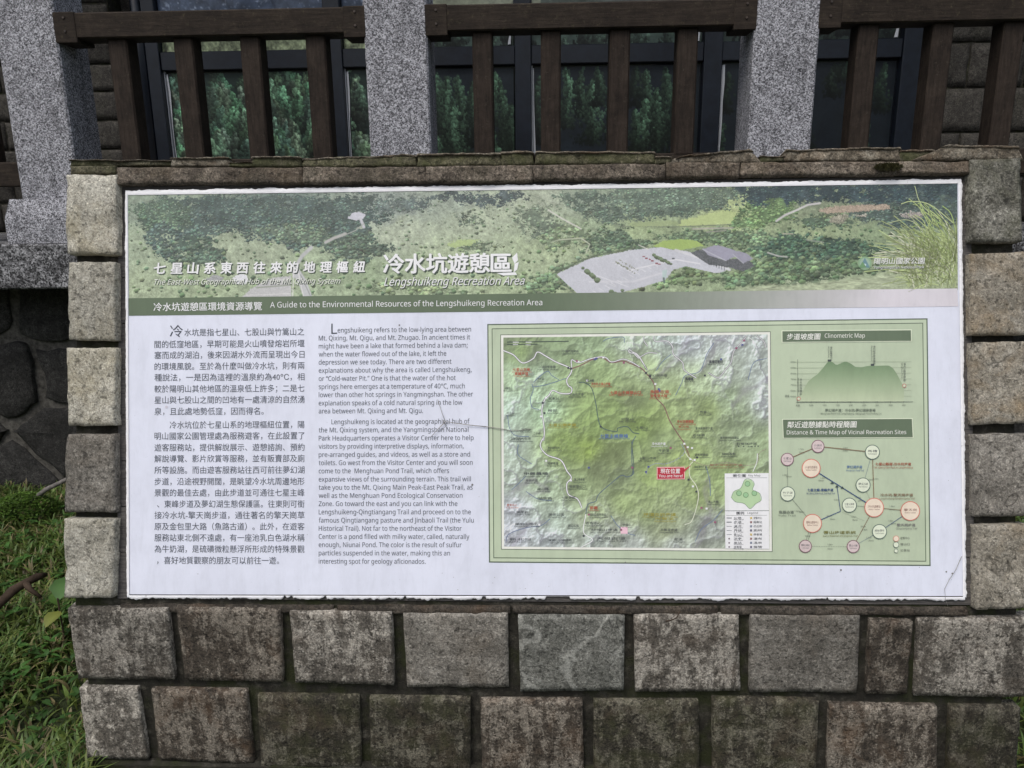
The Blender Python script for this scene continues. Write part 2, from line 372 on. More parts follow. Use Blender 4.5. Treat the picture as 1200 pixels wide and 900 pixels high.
# ------------------------------------------------------------------ STONE BLOCKS
def stone_block(name, quad, fr, w0, w1, mat, parent, seed, nx=22, ny=16, edge=0.004, relief=0.006, rnd=0.010, chip=0.0):
    """rock-faced block: quad = 4 (a,b) corners TL,TR,BR,BL on the frame; front at w1, back at w0"""
    q = [np.array(p, float) for p in quad]; rg = random.Random(seed); sx = rg.uniform(0, 99)
    size = min(np.linalg.norm(q[1]-q[0]), np.linalg.norm(q[3]-q[0]))
    V = []
    ex = rg.uniform(-1, 1)*relief*0.7; ey = rg.uniform(-1, 1)*relief*0.7
    for j in range(ny+1):
        t = j/ny; t = 0.5-0.5*math.cos(math.pi*t)*1.0 if False else t
        for i in range(nx+1):
            s = i/nx
            p = (q[0]*(1-s)+q[1]*s)*(1-t)+(q[3]*(1-s)+q[2]*s)*t
            e = min(s, 1-s)*np.linalg.norm(q[1]-q[0]); e2 = min(t, 1-t)*np.linalg.norm(q[3]-q[0]); d = min(e, e2)
            # ragged outline
            k = max(0, 1-d/0.03)
            nxv = noise.noise(Vector((p[0]*28+sx, p[1]*28, seed)))+0.5*noise.noise(Vector((p[0]*90+sx, p[1]*90, seed)))
            nyv = noise.noise(Vector((p[0]*28+sx+40, p[1]*28, seed)))+0.5*noise.noise(Vector((p[0]*90+sx+40, p[1]*90, seed)))
            a = p[0]+edge*nxv*k; b = p[1]+edge*nyv*k
            rr = 1-math.sqrt(max(0, 1-max(0, 1-d/rnd)**2))
            n1 = noise.fractal(Vector((p[0]*9+sx, p[1]*9, seed*1.7)), 0.8, 2.1, 5)
            rid = abs(noise.noise(Vector((p[0]*7+sx*2, p[1]*11, seed*3.1))))
            z = w1+relief*n1*1.1-relief*0.9*(1 if rid < 0.06 else 0)*(1-rid/0.06 if rid < 0.06 else 0)+ex*(s-0.5)+ey*(t-0.5)-rr*rnd*0.8-chip*max(0, noise.noise(Vector((p[0]*16+sx, p[1]*16, 7)))-0.15)
            V.append(fr.P(a, b, z))
    F = []
    n = nx+1
    for j in range(ny):
        for i in range(nx): F.append([j*n+i, (j+1)*n+i, (j+1)*n+i+1, j*n+i+1])
    ring = [i for i in range(nx+1)]+[j*n+nx for j in range(1, ny+1)]+[ny*n+i for i in range(nx-1, -1, -1)]+[j*n for j in range(ny-1, 0, -1)]
    m0 = len(V)
    for r_ in ring:
        p = V[r_]-fr.O; V.append(fr.P(np.dot(p, fr.ex), np.dot(p, fr.ey), w0))
    for i in range(len(ring)):
        j = (i+1) % len(ring); F.append([ring[i], ring[j], m0+j, m0+i])
    return mesh_obj(name, V, F, mat, parent, None, True)

# ------------------------------------------------------------------ SIGN WALL
u0, _ = LEAN.at(79, 450); u1, _ = LEAN.at(1202, 450)
YF = 1.832                                                     # vertical front face of the base
_, vb = LEAN.at(600, 710, -0.014)
kink = LEAN.P(0, vb, -0.014)      # where the leaning face starts
_, vt = LEAN.at(600, 196, 0.0)
sign_wall = empty('sign_wall', (0, 2.05, 0), 'stone block wall with a leaning face that carries the long park information panel', 'wall')
XL, XR = u0-0.005, u1-0.02
top = LEAN.P(0, vt, -0.014)
prof = [(YF, -0.15), (YF, kink[2]), (top[1], top[2]), (top[1]+0.24, top[2]-0.01), (top[1]+0.30, -0.15)]
V = [(x, y, z) for x in (XL+0.012, XR-0.012) for y, z in prof]; n = len(prof)
F = [list(range(n))[::-1], [n+i for i in range(n)]]+[[i, (i+1) % n, n+(i+1) % n, n+i] for i in range(n)]
mesh_obj('core', V, F, M['mortar'], sign_wall)

def px_quad(pts, fr, c): return [fr.at(x, y, c) for x, y in pts]
VF = vert(YF)
rows = [
 ([(78,714),(196,714),(204,797),(91,796)],'grey'), ([(206,713),(328,715),(331,800),(216,798)],'brown'), ([(339,717),(459,718),(462,803),(346,800)],'grey'),
 ([(472,720),(595,720),(596,807),(477,806)],'pale_grey'), ([(607,722),(732,723),(731,809),(610,811)],'slatey'), ([(743,722),(866,722),(868,810),(745,812)],'grey'),
 ([(880,722),(1009,723),(1005,813),(879,812)],'pale_grey'), ([(1020,728),(1070,729),(1063,814),(1016,814)],'brown'), ([(1077,727),(1214,725),(1207,818),(1073,817)],'grey'),
 ([(92,807),(160,808),(173,891),(102,889)],'grey'), ([(176,809),(288,811),(297,898),(186,892)],'brown'), ([(301,816),(420,818),(423,902),(306,901)],'olive'),
 ([(432,819),(551,820),(551,904),(435,903)],'olive'), ([(563,822),(683,822),(684,905),(565,905)],'brown'), ([(696,823),(819,823),(820,908),(696,906)],'olive'),
 ([(835,820),(960,822),(957,909),(836,908)],'olive'), ([(973,827),(1099,829),(1097,911),(970,910)],'brown'), ([(1115,829),(1197,831),(1190,911),(1111,910)],'olive')]
for i, (q, m) in enumerate(rows):
    stone_block('stone', px_quad(q, VF, 0.02), VF, -0.02, 0.020+random.uniform(-0.003, 0.003), M[m], sign_wall, 11+i*3, edge=0.0016, relief=0.0032, rnd=0.003, chip=0.005)
cols_l = [([(77,204),(136,204),(137,298),(78,297)],'beige'), ([(80,307),(135,307),(135,399),(79,398)],'beige'), ([(77,408),(135,407),(135,499),(78,499)],'beige'),
          ([(78,509),(134,509),(134,601),(76,600)],'pale_grey'), ([(76,608),(135,609),(131,701),(75,700)],'beige')]
cols_r = [([(1138,187),(1197,184),(1199,283),(1138,283)],'dark_weathered'), ([(1138,297),(1203,295),(1204,392),(1139,393)],'ochre'), ([(1140,401),(1204,400),(1206,496),(1141,498)],'ochre'),
          ([(1142,509),(1206,508),(1207,605),(1144,606)],'pale_grey'), ([(1144,616),(1208,615),(1209,713),(1145,715)],'ochre')]
for i, (q, m) in enumerate(cols_l+cols_r):
    stone_block('stone', px_quad(q, LEAN, 0.022), LEAN, -0.03, 0.022, M[m], sign_wall, 201+i*7, nx=16, ny=22, edge=0.0022, relief=0.0062 if m != 'dark_weathered' else 0.004, rnd=0.004, chip=0.009)
# ledge course between the panel recess and the first row
for i, (a, b) in enumerate(((140, 390), (394, 598), (601, 842), (846, 1136))):
    ya, yb = 711, 711
    stone_block('ledge_stone', px_quad([(a,710.5+0.004*(a-140)),(b,710.5+0.004*(b-140)),(b,719+0.004*(b-140)),(a,719+0.004*(a-140))], VF, 0.014), VF, -0.02, 0.012, M['ledge'], sign_wall, 400+i, nx=60, ny=4, edge=0.0025, relief=0.004, rnd=0.004)
# backing planks round and behind the panel
nb = 9
_, p0 = LEAN.at(600, 706); _, p1 = LEAN.at(600, 212)
ul, _ = LEAN.at(137, 450); ur, _ = LEAN.at(1141, 450)
for i in range(nb):
    a = p0+(p1-p0)*i/nb+0.0012; b = p0+(p1-p0)*(i+1)/nb-0.0012
    V = []
    for du, dv, dw in ((0,0,0),(1,0,0),(1,1,0),(0,1,0),(0,0,1),(1,0,1),(1,1,1),(0,1,1)):
        V.append(LEAN.P(ul+(ur-ul)*du, a+(b-a)*dv, -0.02+dw*(0.014+0.0015*math.sin(i*2.1))))
    mesh_obj('plank', V, [[0,3,2,1],[4,5,6,7],[0,1,5,4],[1,2,6,5],[2,3,7,6],[3,0,4,7]], M['plank'], sign_wall)
# coping course: (x0,x1,top y at x0, top y at x1, material)
def ycop(x, y): return y
cop = [(82,136,194,194,203.5,'coping_moss'), (136.4,354.3,196,196,215.5,'coping'), (354.9,498.7,196,195,214.5,'coping'), (499,624.6,195,193,213.5,'coping'), (625,779.6,193,191,210.5,'coping'),
       (780.8,867,190,190,207.5,'coping'), (868.6,1052.7,190,189,205.5,'coping'), (1053,1136,189,189,203,'coping')]
for i, (xa, xb, ya, yb, yl, m) in enumerate(cop):
    yl2 = yl-1.5 if xb-xa > 100 else yl
    stone_block('coping_stone', px_quad([(xa,ya),(xb,yb),(xb,yl2),(xa,yl)], LEAN, 0.017), LEAN, -0.20, 0.017+0.0015*(i % 2), M[m], sign_wall, 500+i, nx=int((xb-xa)/3)+6, ny=9, edge=0.002, relief=0.003, rnd=0.004, chip=0.006)
# weathered mortar bed along the top: x0, x1, top at x0, top at x1, lower edge
fl = [(84,205,189,190,196,'coping_moss'), (203,272,186.5,187,197,'flake'), (270,300,191.5,192,197,'coping_moss'), (297,356,185.5,187,197.5,'coping_moss'), (355.5,489,188,182.5,197,'coping_moss'), (489.5,587,182.5,182,196.5,'coping_moss'), (586,625.5,179.5,179.5,196,'coping_moss'),
      (627,767,180,180,194.5,'coping_moss'), (766,786,185.5,185.5,194,'coping_moss'), (780,890,187,178,193,'flake'), (888,918,185,185,192,'coping_moss'), (917,1052,178,175,190.5,'flake'), (1051,1092,178,177,191,'coping_moss'), (1085,1197,172.5,174,190,'flake')]
for i, (xa, xb, ya, yb, yl, m) in enumerate(fl):
    q = [(xa+1, ya), (xb-1, yb), (xb, yl-1), (xa, yl)]
    if i in (9,): q = [(xa+14, ya-1), (xb-14, yb-1), (xb+4, yl), (xa, yl)]
    if i == 13: q = [(xa+22, ya), (xb-9, yb), (xb, yl-1), (xa-20, yl)]
    for lay in (0, 1):
        ins = 0 if lay == 0 else 0.35
        q2 = q if lay == 0 else [q[0], q[1], (q[1][0]*0.84+q[2][0]*0.16+2, q[1][1]*0.84+q[2][1]*0.16), (q[0][0]*0.84+q[3][0]*0.16-1, q[0][1]*0.84+q[3][1]*0.16)]
        stone_block('mortar_flake', px_quad(q2, LEAN, 0.0), LEAN, -0.17, 0.012+0.004*(i % 2)+0.006*lay, M[m] if lay == 0 else M['flake'], sign_wall, 600+i*2+lay, nx=int((xb-xa)/2.5)+8, ny=5, edge=0.003, relief=0.003, rnd=0.003, chip=0.008)
# footing at the base
mb = MB(); mb.box(XL-0.01, XR+0.02, YF-0.02, 2.5, -0.2, -0.045, 0.01); mb.build('footing', M['mortar'], sign_wall)

def tuft(name, c, rx, rz, n, label, cat, colr, seed, size=0.008):
    rg = random.Random(seed); V, F, C = [], [], []
    for i in range(n):
        a = rg.random()*6.283; rr = rg.random()**0.5
        p = Vector(c)+Vector((rx*rr*math.cos(a), rg.uniform(-0.012, 0.004), rz*rr*math.sin(a)))
        d = Vector((rg.uniform(-1, 1), rg.uniform(-1, 0.1), rg.uniform(-0.4, 1))).normalized()*size*rg.uniform(0.6, 1.5)
        s_ = d.cross(Vector((rg.random(), rg.random(), rg.random()))).normalized()*size*0.22; k = len(V)
        V += [tuple(p-s_), tuple(p+s_), tuple(p+d)]; F.append((k, k+1, k+2)); g = rg.uniform(0.5, 1.4); C += [tuple(v*g for v in colr)]*3
    o = mesh_obj(name, np.array(V), np.array(F), M['leaf'], None, None, False, np.array(C)); tag(o, label, cat); return o
tuft('moss_tuft', LEAN.P(*LEAN.at(1040, 196, 0.02), 0.02), 0.034, 0.009, 900, 'brown green moss tuft clinging under the coping near the right end', 'moss', (0.07, 0.065, 0.025), 3, 0.007)

# ------------------------------------------------------------------ PRINTED PANEL
def lin(c):
    c = np.asarray(c, float)/255.0
    return np.where(c <= 0.04045, c/12.92, ((c+0.055)/1.055)**2.4)
WB = np.array([0.765, 0.79, 0.895])/lin((214, 220, 238))/1.02
def pc(*c): return np.minimum(lin(c if len(c) > 1 else c[0])*WB*1.02, 0.86)
_t = LEAN.P(0, -0.54, 0)
panel = empty('information_panel', tuple(LEAN.P(0, -0.54, 0)), 'large white printed bilingual park information panel with aerial photo header and green map', 'information panel')
class Print:
    def __init__(s, name, lay): s.name, s.w, s.V, s.F, s.C = name, lay*0.00035, [], [], []
    def P(s, x, y): a, b = LEAN.at(x, y, s.w); return LEAN.P(a, b, s.w)
    def poly(s, pts, col):
        n = len(s.V)
        for x, y in pts: s.V.append(s.P(x, y)); s.C.append(pc(*col))
        f = list(range(n, n+len(pts)))
        a, b, c = [np.array(s.V[i]) for i in (f[0], f[1], f[2])]
        if np.dot(np.cross(b-a, c-a), LEAN.n) < 0: f = f[::-1]
        s.F.append(f)
    def rect(s, x0, y0, x1, y1, col, dy=0.0, dx=0.0):    # dy: rise of the right end, dx: drift of the lower edge
        s.poly([(x0, y0), (x1, y0+dy), (x1+dx, y1+dy), (x0+dx, y1)], col)
    def line(s, pts, wd, col, dash=None):
        pts = [np.array(p, float) for p in pts]
        if dash:
            segs = []; 
            for a, b in zip(pts, pts[1:]):
                l = np.linalg.norm(b-a); n = max(1, int(l/dash))
                for i in range(0, n): segs.append((a+(b-a)*(i/n), a+(b-a)*((i+0.55)/n)))
            for a, b in segs: s.line([a, b], wd, col)
            return
        L_, R_ = [], []
        for i, p in enumerate(pts):
            d = pts[min(i+1, len(pts)-1)]-pts[max(i-1, 0)]; d = d/max(1e-9, np.linalg.norm(d)); nrm = np.array([-d[1], d[0]])*wd/2
            L_.append(p+nrm); R_.append(p-nrm)
        for i in range(len(pts)-1): s.poly([L_[i], L_[i+1], R_[i+1], R_[i]], col)
    def cased(s, pts, wd, col, case=(112, 112, 118)):
        s.smooth(pts, wd+0.9, case); w_ = s.w; s.w += 0.0002; s.smooth(pts, wd, col); s.w = w_
    def smooth(s, pts, wd, col, sub=5, dash=None):
        P_ = [np.array(p, float) for p in pts]; P_ = [P_[0]*2-P_[1]]+P_+[P_[-1]*2-P_[-2]]; out = []
        for i in range(1, len(P_)-2):
            for k in range(sub):
                t = k/sub; a, b, c, d = P_[i-1:i+3]
                out.append(0.5*((2*b)+(-a+c)*t+(2*a-5*b+4*c-d)*t*t+(-a+3*b-3*c+d)*t**3))
        out.append(P_[-2]); s.line(out, wd, col, dash)
    def disc(s, x, y, r, col, ring=None, rw=0.9, n=28):
        if ring: s.poly([(x+(r+rw/2)*math.cos(t), y+(r+rw/2)*math.sin(t)) for t in np.linspace(0, 2*math.pi, n, endpoint=False)], ring)
        s2 = s.w; s.w += 0.0002 if ring else 0
        s.poly([(x+(r-rw/2 if ring else r)*math.cos(t), y+(r-rw/2 if ring else r)*math.sin(t)) for t in np.linspace(0, 2*math.pi, n, endpoint=False)], col); s.w = s2
    def text(s, body, x0, x1, y, size, col, bold=0.0, shear=0.0, cy=None, rise=None, vert_=False, res=2, space=1.0):
        """one printed line: its ink spans x0..x1 (photo px), vertical centre y, em size in px"""
        V, T = glyphs(body, 0.0, shear, res, space)
        if len(V) == 0: return
        if bold > 0.009 and size > 3.5:                    # heavier weight: overlapping impressions of the same line
            w_keep = s.w; k_ = max(1, int(bold/0.011))
            for i_, (ox, oy) in enumerate([(-1, 0), (1, 0), (0, -1), (0, 1), (-0.7, -0.7), (0.7, 0.7), (0.7, -0.7), (-0.7, 0.7)][:4 if size < 9 else 8]):
                s.w = w_keep+0.00002*(i_+1); r_ = bold*size*0.9
                s.text(body, x0+ox*r_, x1+ox*r_, y+oy*r_*0.8, size, col, 0.0, shear, cy, rise, vert_, res, space)
            s.w = w_keep
        if cy is None: cy = 0.37 if any(ord(c) > 0x2e80 for c in body) else 0.27
        mn, mx = V[:, 0].min(), V[:, 0].max()
        sl = (0.019*(y-620)/385 if y > 620 else 0.0135*(y-620)/402) if rise is None else rise
        if vert_:
            X = x0-(V[:, 1]-cy)*-size; 
            t = (V[:, 0]-mn)/max(1e-9, mx-mn); Y = y+t*(x1-x0); X = x0-(V[:, 1]-cy)*(-size)
            px, py = X, Y
        else:
            t = (V[:, 0]-mn)/max(1e-9, mx-mn); px = x0+t*(x1-x0); py = y-(V[:, 1]-cy)*size+(px-(x0+x1)/2)*sl
        n = len(s.V)
        for a, b in zip(px, py): s.V.append(s.P(a, b)); s.C.append(pc(*col))
        s.F += [[n+i for i in f] for f in T]
    def build(s, kind=None, parent=panel):
        o = mesh_obj(s.name, np.array(s.V), s.F, M['print'], parent, None, False, np.array(s.C))
        if kind: o['kind'] = kind
        return o
_gc = {}
_fc = bpy.data.curves.new('type', 'FONT'); _fo = bpy.data.objects.new('type', _fc); COL.objects.link(_fo)
_cjk = _fc.font; _latin = None; _lk = 1.0
try:                                     # the plain grotesque that ships with Blender for the Latin lines; else the built-in face
    import os
    _fp = os.path.join(bpy.utils.system_resource('DATAFILES'), 'fonts', 'NotoSansHebrew-Regular.woff2')
    if os.path.exists(_fp): _latin = bpy.data.fonts.load(_fp)
except Exception: _latin = None
LSC = 1.0
def glyphs(body, bold, shear, res, space):
    key = (body, bold, shear, res, space)
    if key in _gc: return _gc[key]
    _fc.body = body; _fc.offset = 0.0; _fc.shear = shear; _fc.resolution_u = res; _fc.space_character = space; _fc.dimensions = '2D'
    cj = _latin is None or any(ord(c) > 0x2e80 for c in body)
    if cj: _fc.font = _cjk
    else: _fc.font = _latin
    bpy.context.view_layer.update()
    ev = _fo.evaluated_get(bpy.context.evaluated_depsgraph_get()); me = ev.to_mesh()
    V = np.array([v.co[:] for v in me.vertices]).reshape(-1, 3); T = [list(p.vertices) for p in me.polygons]
    if not cj: V = V*LSC
    ev.to_mesh_clear(); _gc[key] = (V, T); return V, T

_m = glyphs('H', 0.0, 0.0, 2, 1.0)[0]; LSC = 0.70/(_m[:, 1].max()-_m[:, 1].min()); _gc.clear()
# white sheet with slight body
SH = [(149.5, 226.5), (1124.5, 213), (1130, 698.5), (150.5, 696.5)]
q = px_quad(SH, LEAN, 0.0)
NXs = 40
V, F, C = [], [], []
for c in (0.0, -0.006):
    for a, b in q: V.append(LEAN.P(a, b, c))
mesh_obj('panel_sheet', V, [[0,3,2,1],[4,5,6,7],[0,1,5,4],[1,2,6,5],[2,3,7,6],[3,0,4,7]], M['print'], panel, None, False, [np.array([0.765, 0.79, 0.895])]*8)

# --- raster painting of the aerial photograph and the relief map as vertex colours
RNG = np.random.default_rng(4)
def vn(H, W, cy, cx, rng=RNG):
    g = rng.random((int(cy)+3, int(cx)+3)); y = np.linspace(0, cy, H); x = np.linspace(0, cx, W)
    yi, xi = y.astype(int), x.astype(int); fy, fx = y-yi, x-xi; fy = fy*fy*(3-2*fy); fx = fx*fx*(3-2*fx)
    a = g[yi][:, xi]; b = g[yi][:, xi+1]; c = g[yi+1][:, xi]; d = g[yi+1][:, xi+1]
    return (a*(1-fx)+b*fx)*(1-fy)[:, None]+(c*(1-fx)+d*fx)*fy[:, None]
def fb(H, W, cy, cx, o=5, g=0.55):
    s = 0; a = 1; t = 0
    for i in range(o): s = s+a*vn(H, W, cy*2**i, cx*2**i); t += a; a *= g
    return s/t
def idw(H, W, X, Y, pts, p=3.0, soft=30.0, ys=1.0):
    num = np.zeros((H, W, 3)); den = np.zeros((H, W))
    for x, y, c in pts:
        d = ((X-x)**2+((Y-y)*ys)**2+soft)**(-p/2); num += d[..., None]*np.array(c, float); den += d
    return num/den[..., None]
def inpoly(X, Y, poly):
    r = np.zeros(X.shape, bool); n = len(poly)
    for i in range(n):
        x0, y0 = poly[i]; x1, y1 = poly[(i+1) % n]
        if y0 == y1: continue
        c = ((y0 > Y) != (y1 > Y)) & (X < (x1-x0)*(Y-y0)/(y1-y0)+x0); r ^= c
    return r
def dline(X, Y, pts):
    d = np.full(X.shape, 1e9)
    for (x0, y0), (x1, y1) in zip(pts, pts[1:]):
        vx, vy = x1-x0, y1-y0; t = np.clip(((X-x0)*vx+(Y-y0)*vy)/(vx*vx+vy*vy+1e-9), 0, 1)
        d = np.minimum(d, np.hypot(X-x0-t*vx, Y-y0-t*vy))
    return d
def raster(name, quad, img, lay):
    """img (H,W,3) sRGB 0..255 laid on the panel inside the photo quad TL,TR,BR,BL"""
    H, W = img.shape[:2]; s = np.linspace(0, 1, W)[None, :]; t = np.linspace(0, 1, H)[:, None]
    q = [np.array(LEAN.at(x, y, lay*0.00035)) for x, y in quad]
    U = [((q[0][k]*(1-s)+q[1][k]*s)*(1-t)+(q[3][k]*(1-s)+q[2][k]*s)*t).ravel() for k in (0, 1)]
    P_ = LEAN.O+U[0][:, None]*LEAN.ex+U[1][:, None]*LEAN.ey+LEAN.n*lay*0.00035
    i = np.arange(H*W).reshape(H, W); F = np.stack([i[:-1, :-1], i[1:, :-1], i[1:, 1:], i[:-1, 1:]], -1).reshape(-1, 4)
    c = np.minimum(lin(np.clip(img, 0, 255))*WB*1.02, 0.86).reshape(-1, 3)
    return mesh_obj(name, P_, F, M['print'], panel, None, False, c)

def aerial():
    W, H = 1560, 206
    Q = [(150, 228), (1122, 214.2), (1122.5, 340), (151, 351)]
    s = np.linspace(0, 1, W)[None, :]; t = np.linspace(0, 1, H)[:, None]
    X = Q[0][0]+(Q[1][0]-Q[0][0])*s+0*t; Y = (Q[0][1]*(1-s)+Q[1][1]*s)*(1-t)+(Q[3][1]*(1-s)+Q[2][1]*s)*t
    n1 = fb(H, W, 26, 190, 4, 0.7); n2 = fb(H, W, 90, 640, 2, 0.8); n3 = fb(H, W, 8, 60, 4); n4 = fb(H, W, 8, 60, 4)
    n5 = fb(H, W, 20, 110, 5, 0.8); n6 = fb(H, W, 20, 110, 5, 0.8)
    XW = X+(n5-0.5)*60+(n3-0.5)*14; YW = Y+(n4-0.5)*10+(n6-0.5)*26
    cp = [(152,240,(132,150,132)),(155,290,(150,168,140)),(170,335,(158,176,142)),(260,290,(152,168,140)),(300,300,(150,165,138)),(240,330,(152,172,134)),(350,330,(152,172,138)),(330,240,(100,120,114)),(430,320,(142,164,128)),(470,240,(130,144,138)),
      (540,238,(140,155,140)),(480,272,(166,180,156)),(560,258,(158,172,146)),(540,300,(164,182,146)),(620,235,(160,174,150)),(640,250,(158,174,146)),(600,330,(158,178,138)),(500,340,(160,180,142)),(655,292,(156,174,136)),(700,265,(138,158,126)),(690,230,(128,146,126)),(655,232,(160,172,152)),
      (760,262,(146,166,122)),(860,252,(172,190,130)),(830,282,(132,152,114)),(960,268,(146,164,122)),(1000,265,(140,158,120)),(1030,275,(132,154,116)),(1000,295,(112,136,104)),(930,300,(116,140,108)),(870,322,(138,158,120)),(960,335,(164,178,146)),(1060,330,(160,176,138)),(1100,300,(142,160,118)),(1060,255,(104,122,106)),(1110,230,(74,92,94)),(960,245,(126,140,112)),(800,230,(108,128,112)),(700,340,(150,168,130))]
    base = idw(H, W, XW, YW, cp, 3.0, 60, 1.8)
    img = base*(0.52+0.46*n1+0.26*n2+0.28*n5)[..., None]
    tiny = RNG.random((H, W)); img *= (0.93+0.14*tiny)[..., None]
    masses = [([(158,240),(190,231),(300,229),(430,230),(490,231),(500,238),(470,250),(440,262),(448,280),(430,294),(385,287),(350,296),(312,282),(282,270),(246,280),(232,300),(196,302),(172,278),(160,258)], (82,104,99), 1.0),
      ([(150,240),(200,232),(235,250),(225,268),(190,262),(165,275)], (96,122,102), 0.8), ([(195,280),(240,276),(268,300),(250,312),(205,308)], (92,116,100), 0.9), ([(300,268),(360,262),(400,275),(390,288),(330,282)], (100,122,104), 0.8),
      ([(392,282),(440,272),(462,292),(436,308),(398,304)], (92,114,100), 1.0), ([(500,228),(560,225),(615,223),(620,234),(592,243),(560,238),(520,236)], (86,104,106), 0.9), ([(440,232),(520,232),(510,244),(460,250)], (104,122,118), 0.7),
      ([(615,246),(650,240),(668,262),(660,276),(628,280),(612,262)], (118,138,116), 0.5), ([(540,252),(572,250),(578,260),(548,264)], (104,124,106), 0.8), ([(540,288),(585,284),(590,294),(545,296)], (118,140,110), 0.8), ([(632,322),(660,318),(668,336),(650,350),(630,346)], (104,128,96), 1.0), ([(430,330),(520,334),(560,345),(450,350)], (130,152,114), 0.4),
      ([(652,227),(760,222),(850,217),(872,228),(864,244),(822,250),(762,258),(724,262),(692,255),(668,240)], (104,126,110), 0.95), ([(858,217),(1122,213),(1122,236),(1050,240),(1000,233),(940,241),(884,240)], (64,84,90), 1.0), ([(1000,240),(1122,234),(1122,262),(1066,268),(1010,258)], (82,102,96), 0.8),
      ([(858,254),(884,240),(932,237),(948,243),(928,258),(902,268),(864,266)], (108,140,92), 1.0), ([(694,276),(722,266),(772,284),(768,292),(738,298),(708,300),(690,292)], (98,122,98), 1.0), ([(640,276),(690,262),(700,280),(660,296)], (122,144,110), 0.6),
      ([(770,276),(850,268),(900,272),(966,280),(944,300),(892,304),(850,288),(800,282)], (104,130,100), 0.8), ([(886,290),(934,275),(1000,279),(1034,290),(1022,302),(960,306),(900,302)], (74,102,84), 1.0), ([(838,326),(880,312),(920,304),(1000,304),(1030,314),(984,326),(922,336),(862,334)], (96,120,90), 0.95),
      ([(800,318),(840,316),(856,326),(820,334),(780,336)], (108,132,94), 0.8), ([(930,257),(1000,254),(1004,266),(942,268)], (90,114,92), 0.8), ([(655,322),(690,302),(740,291),(742,294),(700,305),(664,322)], (104,124,96), 0.9), ([(960,250),(1010,252),(1000,258),(965,258)], (100,118,92), 0.7)]
    fm = np.zeros((H, W)); fc = base.copy()
    for poly, c, dn in masses:
        m = inpoly(XW, YW, poly)&(n6+0.25*n3 > 0.46+0.12*(1-dn))
        fm[m] = np.maximum(fm[m], dn); cc = (np.array(c)*(0.62+0.42*n3+0.36*n5)[..., None]+np.array([10, 8, 4])*(n4-0.5)[..., None]*2); fc[m] = cc[m]
        img[m] = (cc*(0.50+0.5*n1+0.2*n2)[..., None])[m]
    ns = 15000; ys = np.sort(RNG.random(ns)); xs = RNG.random(ns)
    for a, b in zip(xs, ys):
        i, j = int(a*(W-1)), int(b*(H-1)); d = fm[j, i]
        if RNG.random() > (0.12+0.85*d if d > 0 else 0.05+0.5*max(0, n5[j, i]-0.47)): continue
        r = (1.3+2.9*b)*(0.55+0.8*RNG.random()**1.5)
        y0, y1, x0, x1 = max(0, int(j-r)), min(H, int(j+r)+1), max(0, int(i-r*1.2)), min(W, int(i+r*1.2)+1)
        yy, xx = np.mgrid[y0:y1, x0:x1]; dx = (xx-i)/(r*1.2); dy = (yy-j)/r; d2 = dx*dx+dy*dy+(n2[y0:y1, x0:x1]-0.5)*1.2; m = d2 < 1
        tone = (0.80+0.36*RNG.random())*(0.82+0.36*n3[j, i])
        lit = np.clip(0.5-dy*0.75-dx*0.3, 0, 1)
        c = fc[j, i] if d > 0 else fc[j, i]*np.array([0.72, 0.78, 0.74])
        c = c+np.array([RNG.uniform(-6, 9), RNG.uniform(-3, 9), RNG.uniform(-8, 4)])
        blk = img[y0:y1, x0:x1]; blk[m] = (c*((0.58+0.66*lit)*tone)[..., None])[m]
    def road(pts, wd, col, soft=1.0):
        m = np.clip((wd/2-dline(X, Y, pts))/soft+0.5, 0, 1)[..., None]; img[:] = img*(1-m)+np.array(col)*(0.95+0.1*n1[..., None])*m
    def area(poly, col, amp=0.1, k=2):
        m = inpoly(X+(n2-0.5)*k, Y+(n2-0.5)*k*0.7, poly)
        img[m] = (np.array(col)*(1+amp*1.4*(n2-0.5)[..., None]+amp*0.8*(tiny-0.5)[..., None]))[m]
    area([(414,256),(420,250),(428,248),(436,251),(434,256),(424,258)], (190,192,208)); road([(430,256),(434,266)], 3.4, (186,188,200)); road([(388,284),(398,279),(412,274)], 3.4, (172,172,172)); road([(434,262),(424,270),(410,276)], 1.2, (160,166,160))
    road([(371,290),(360,300),(353,311),(350,324)], 4.2, (176,180,184)); road([(352,318),(360,330),(368,352)], 10, (184,188,194)); road([(350,310),(348,352)], 1.0, (214,216,218)); road([(358,322),(372,352)], 1.0, (140,146,146)); road([(355,318),(362,352)], 0.7, (222,222,222))
    area([(284,352),(298,338),(322,326),(346,323),(347,352)], (182,184,188), 0.1); road([(292,346),(345,344)], 0.8, (208,210,212)); road([(305,337),(346,334)], 1.4, (140,150,136)); road([(318,329),(345,327)], 0.8, (208,210,212))
    area([(276,326),(283,321),(293,322),(296,329),(288,334),(279,332)], (212,216,226), 0.1, 4); area([(242,328),(254,322),(266,325),(260,332)], (156,160,164), 0.2, 4)
    road([(630,228),(645,233),(651,243),(650,250)], 1.0, (130,144,124)); road([(652,246),(668,256),(690,268)], 1.8, (196,198,190)); road([(664,281),(690,279),(700,286),(696,296)], 1.3, (186,194,170)); road([(655,284),(664,281)], 1, (180,190,165))
    area([(532,287),(545,281),(572,280),(560,287),(538,290)], (166,190,124), 0.1, 6); area([(808,258),(832,252),(858,246),(870,249),(864,262),(830,264),(800,265)], (176,196,128), 0.08, 5); road([(735,265),(800,266),(864,263)], 0.9, (104,116,96)); area([(745,262),(800,258),(805,264),(750,266)], (150,170,120), 0.1, 5)
    road([(820,268),(866,267)], 1.6, (176,170,164), 2); road([(836,272),(858,270)], 1.2, (150,146,140))
    area([(773,289),(786,282),(806,280),(824,282),(833,288),(806,293)], (160,190,96), 0.08)
    pk = (190,194,208)
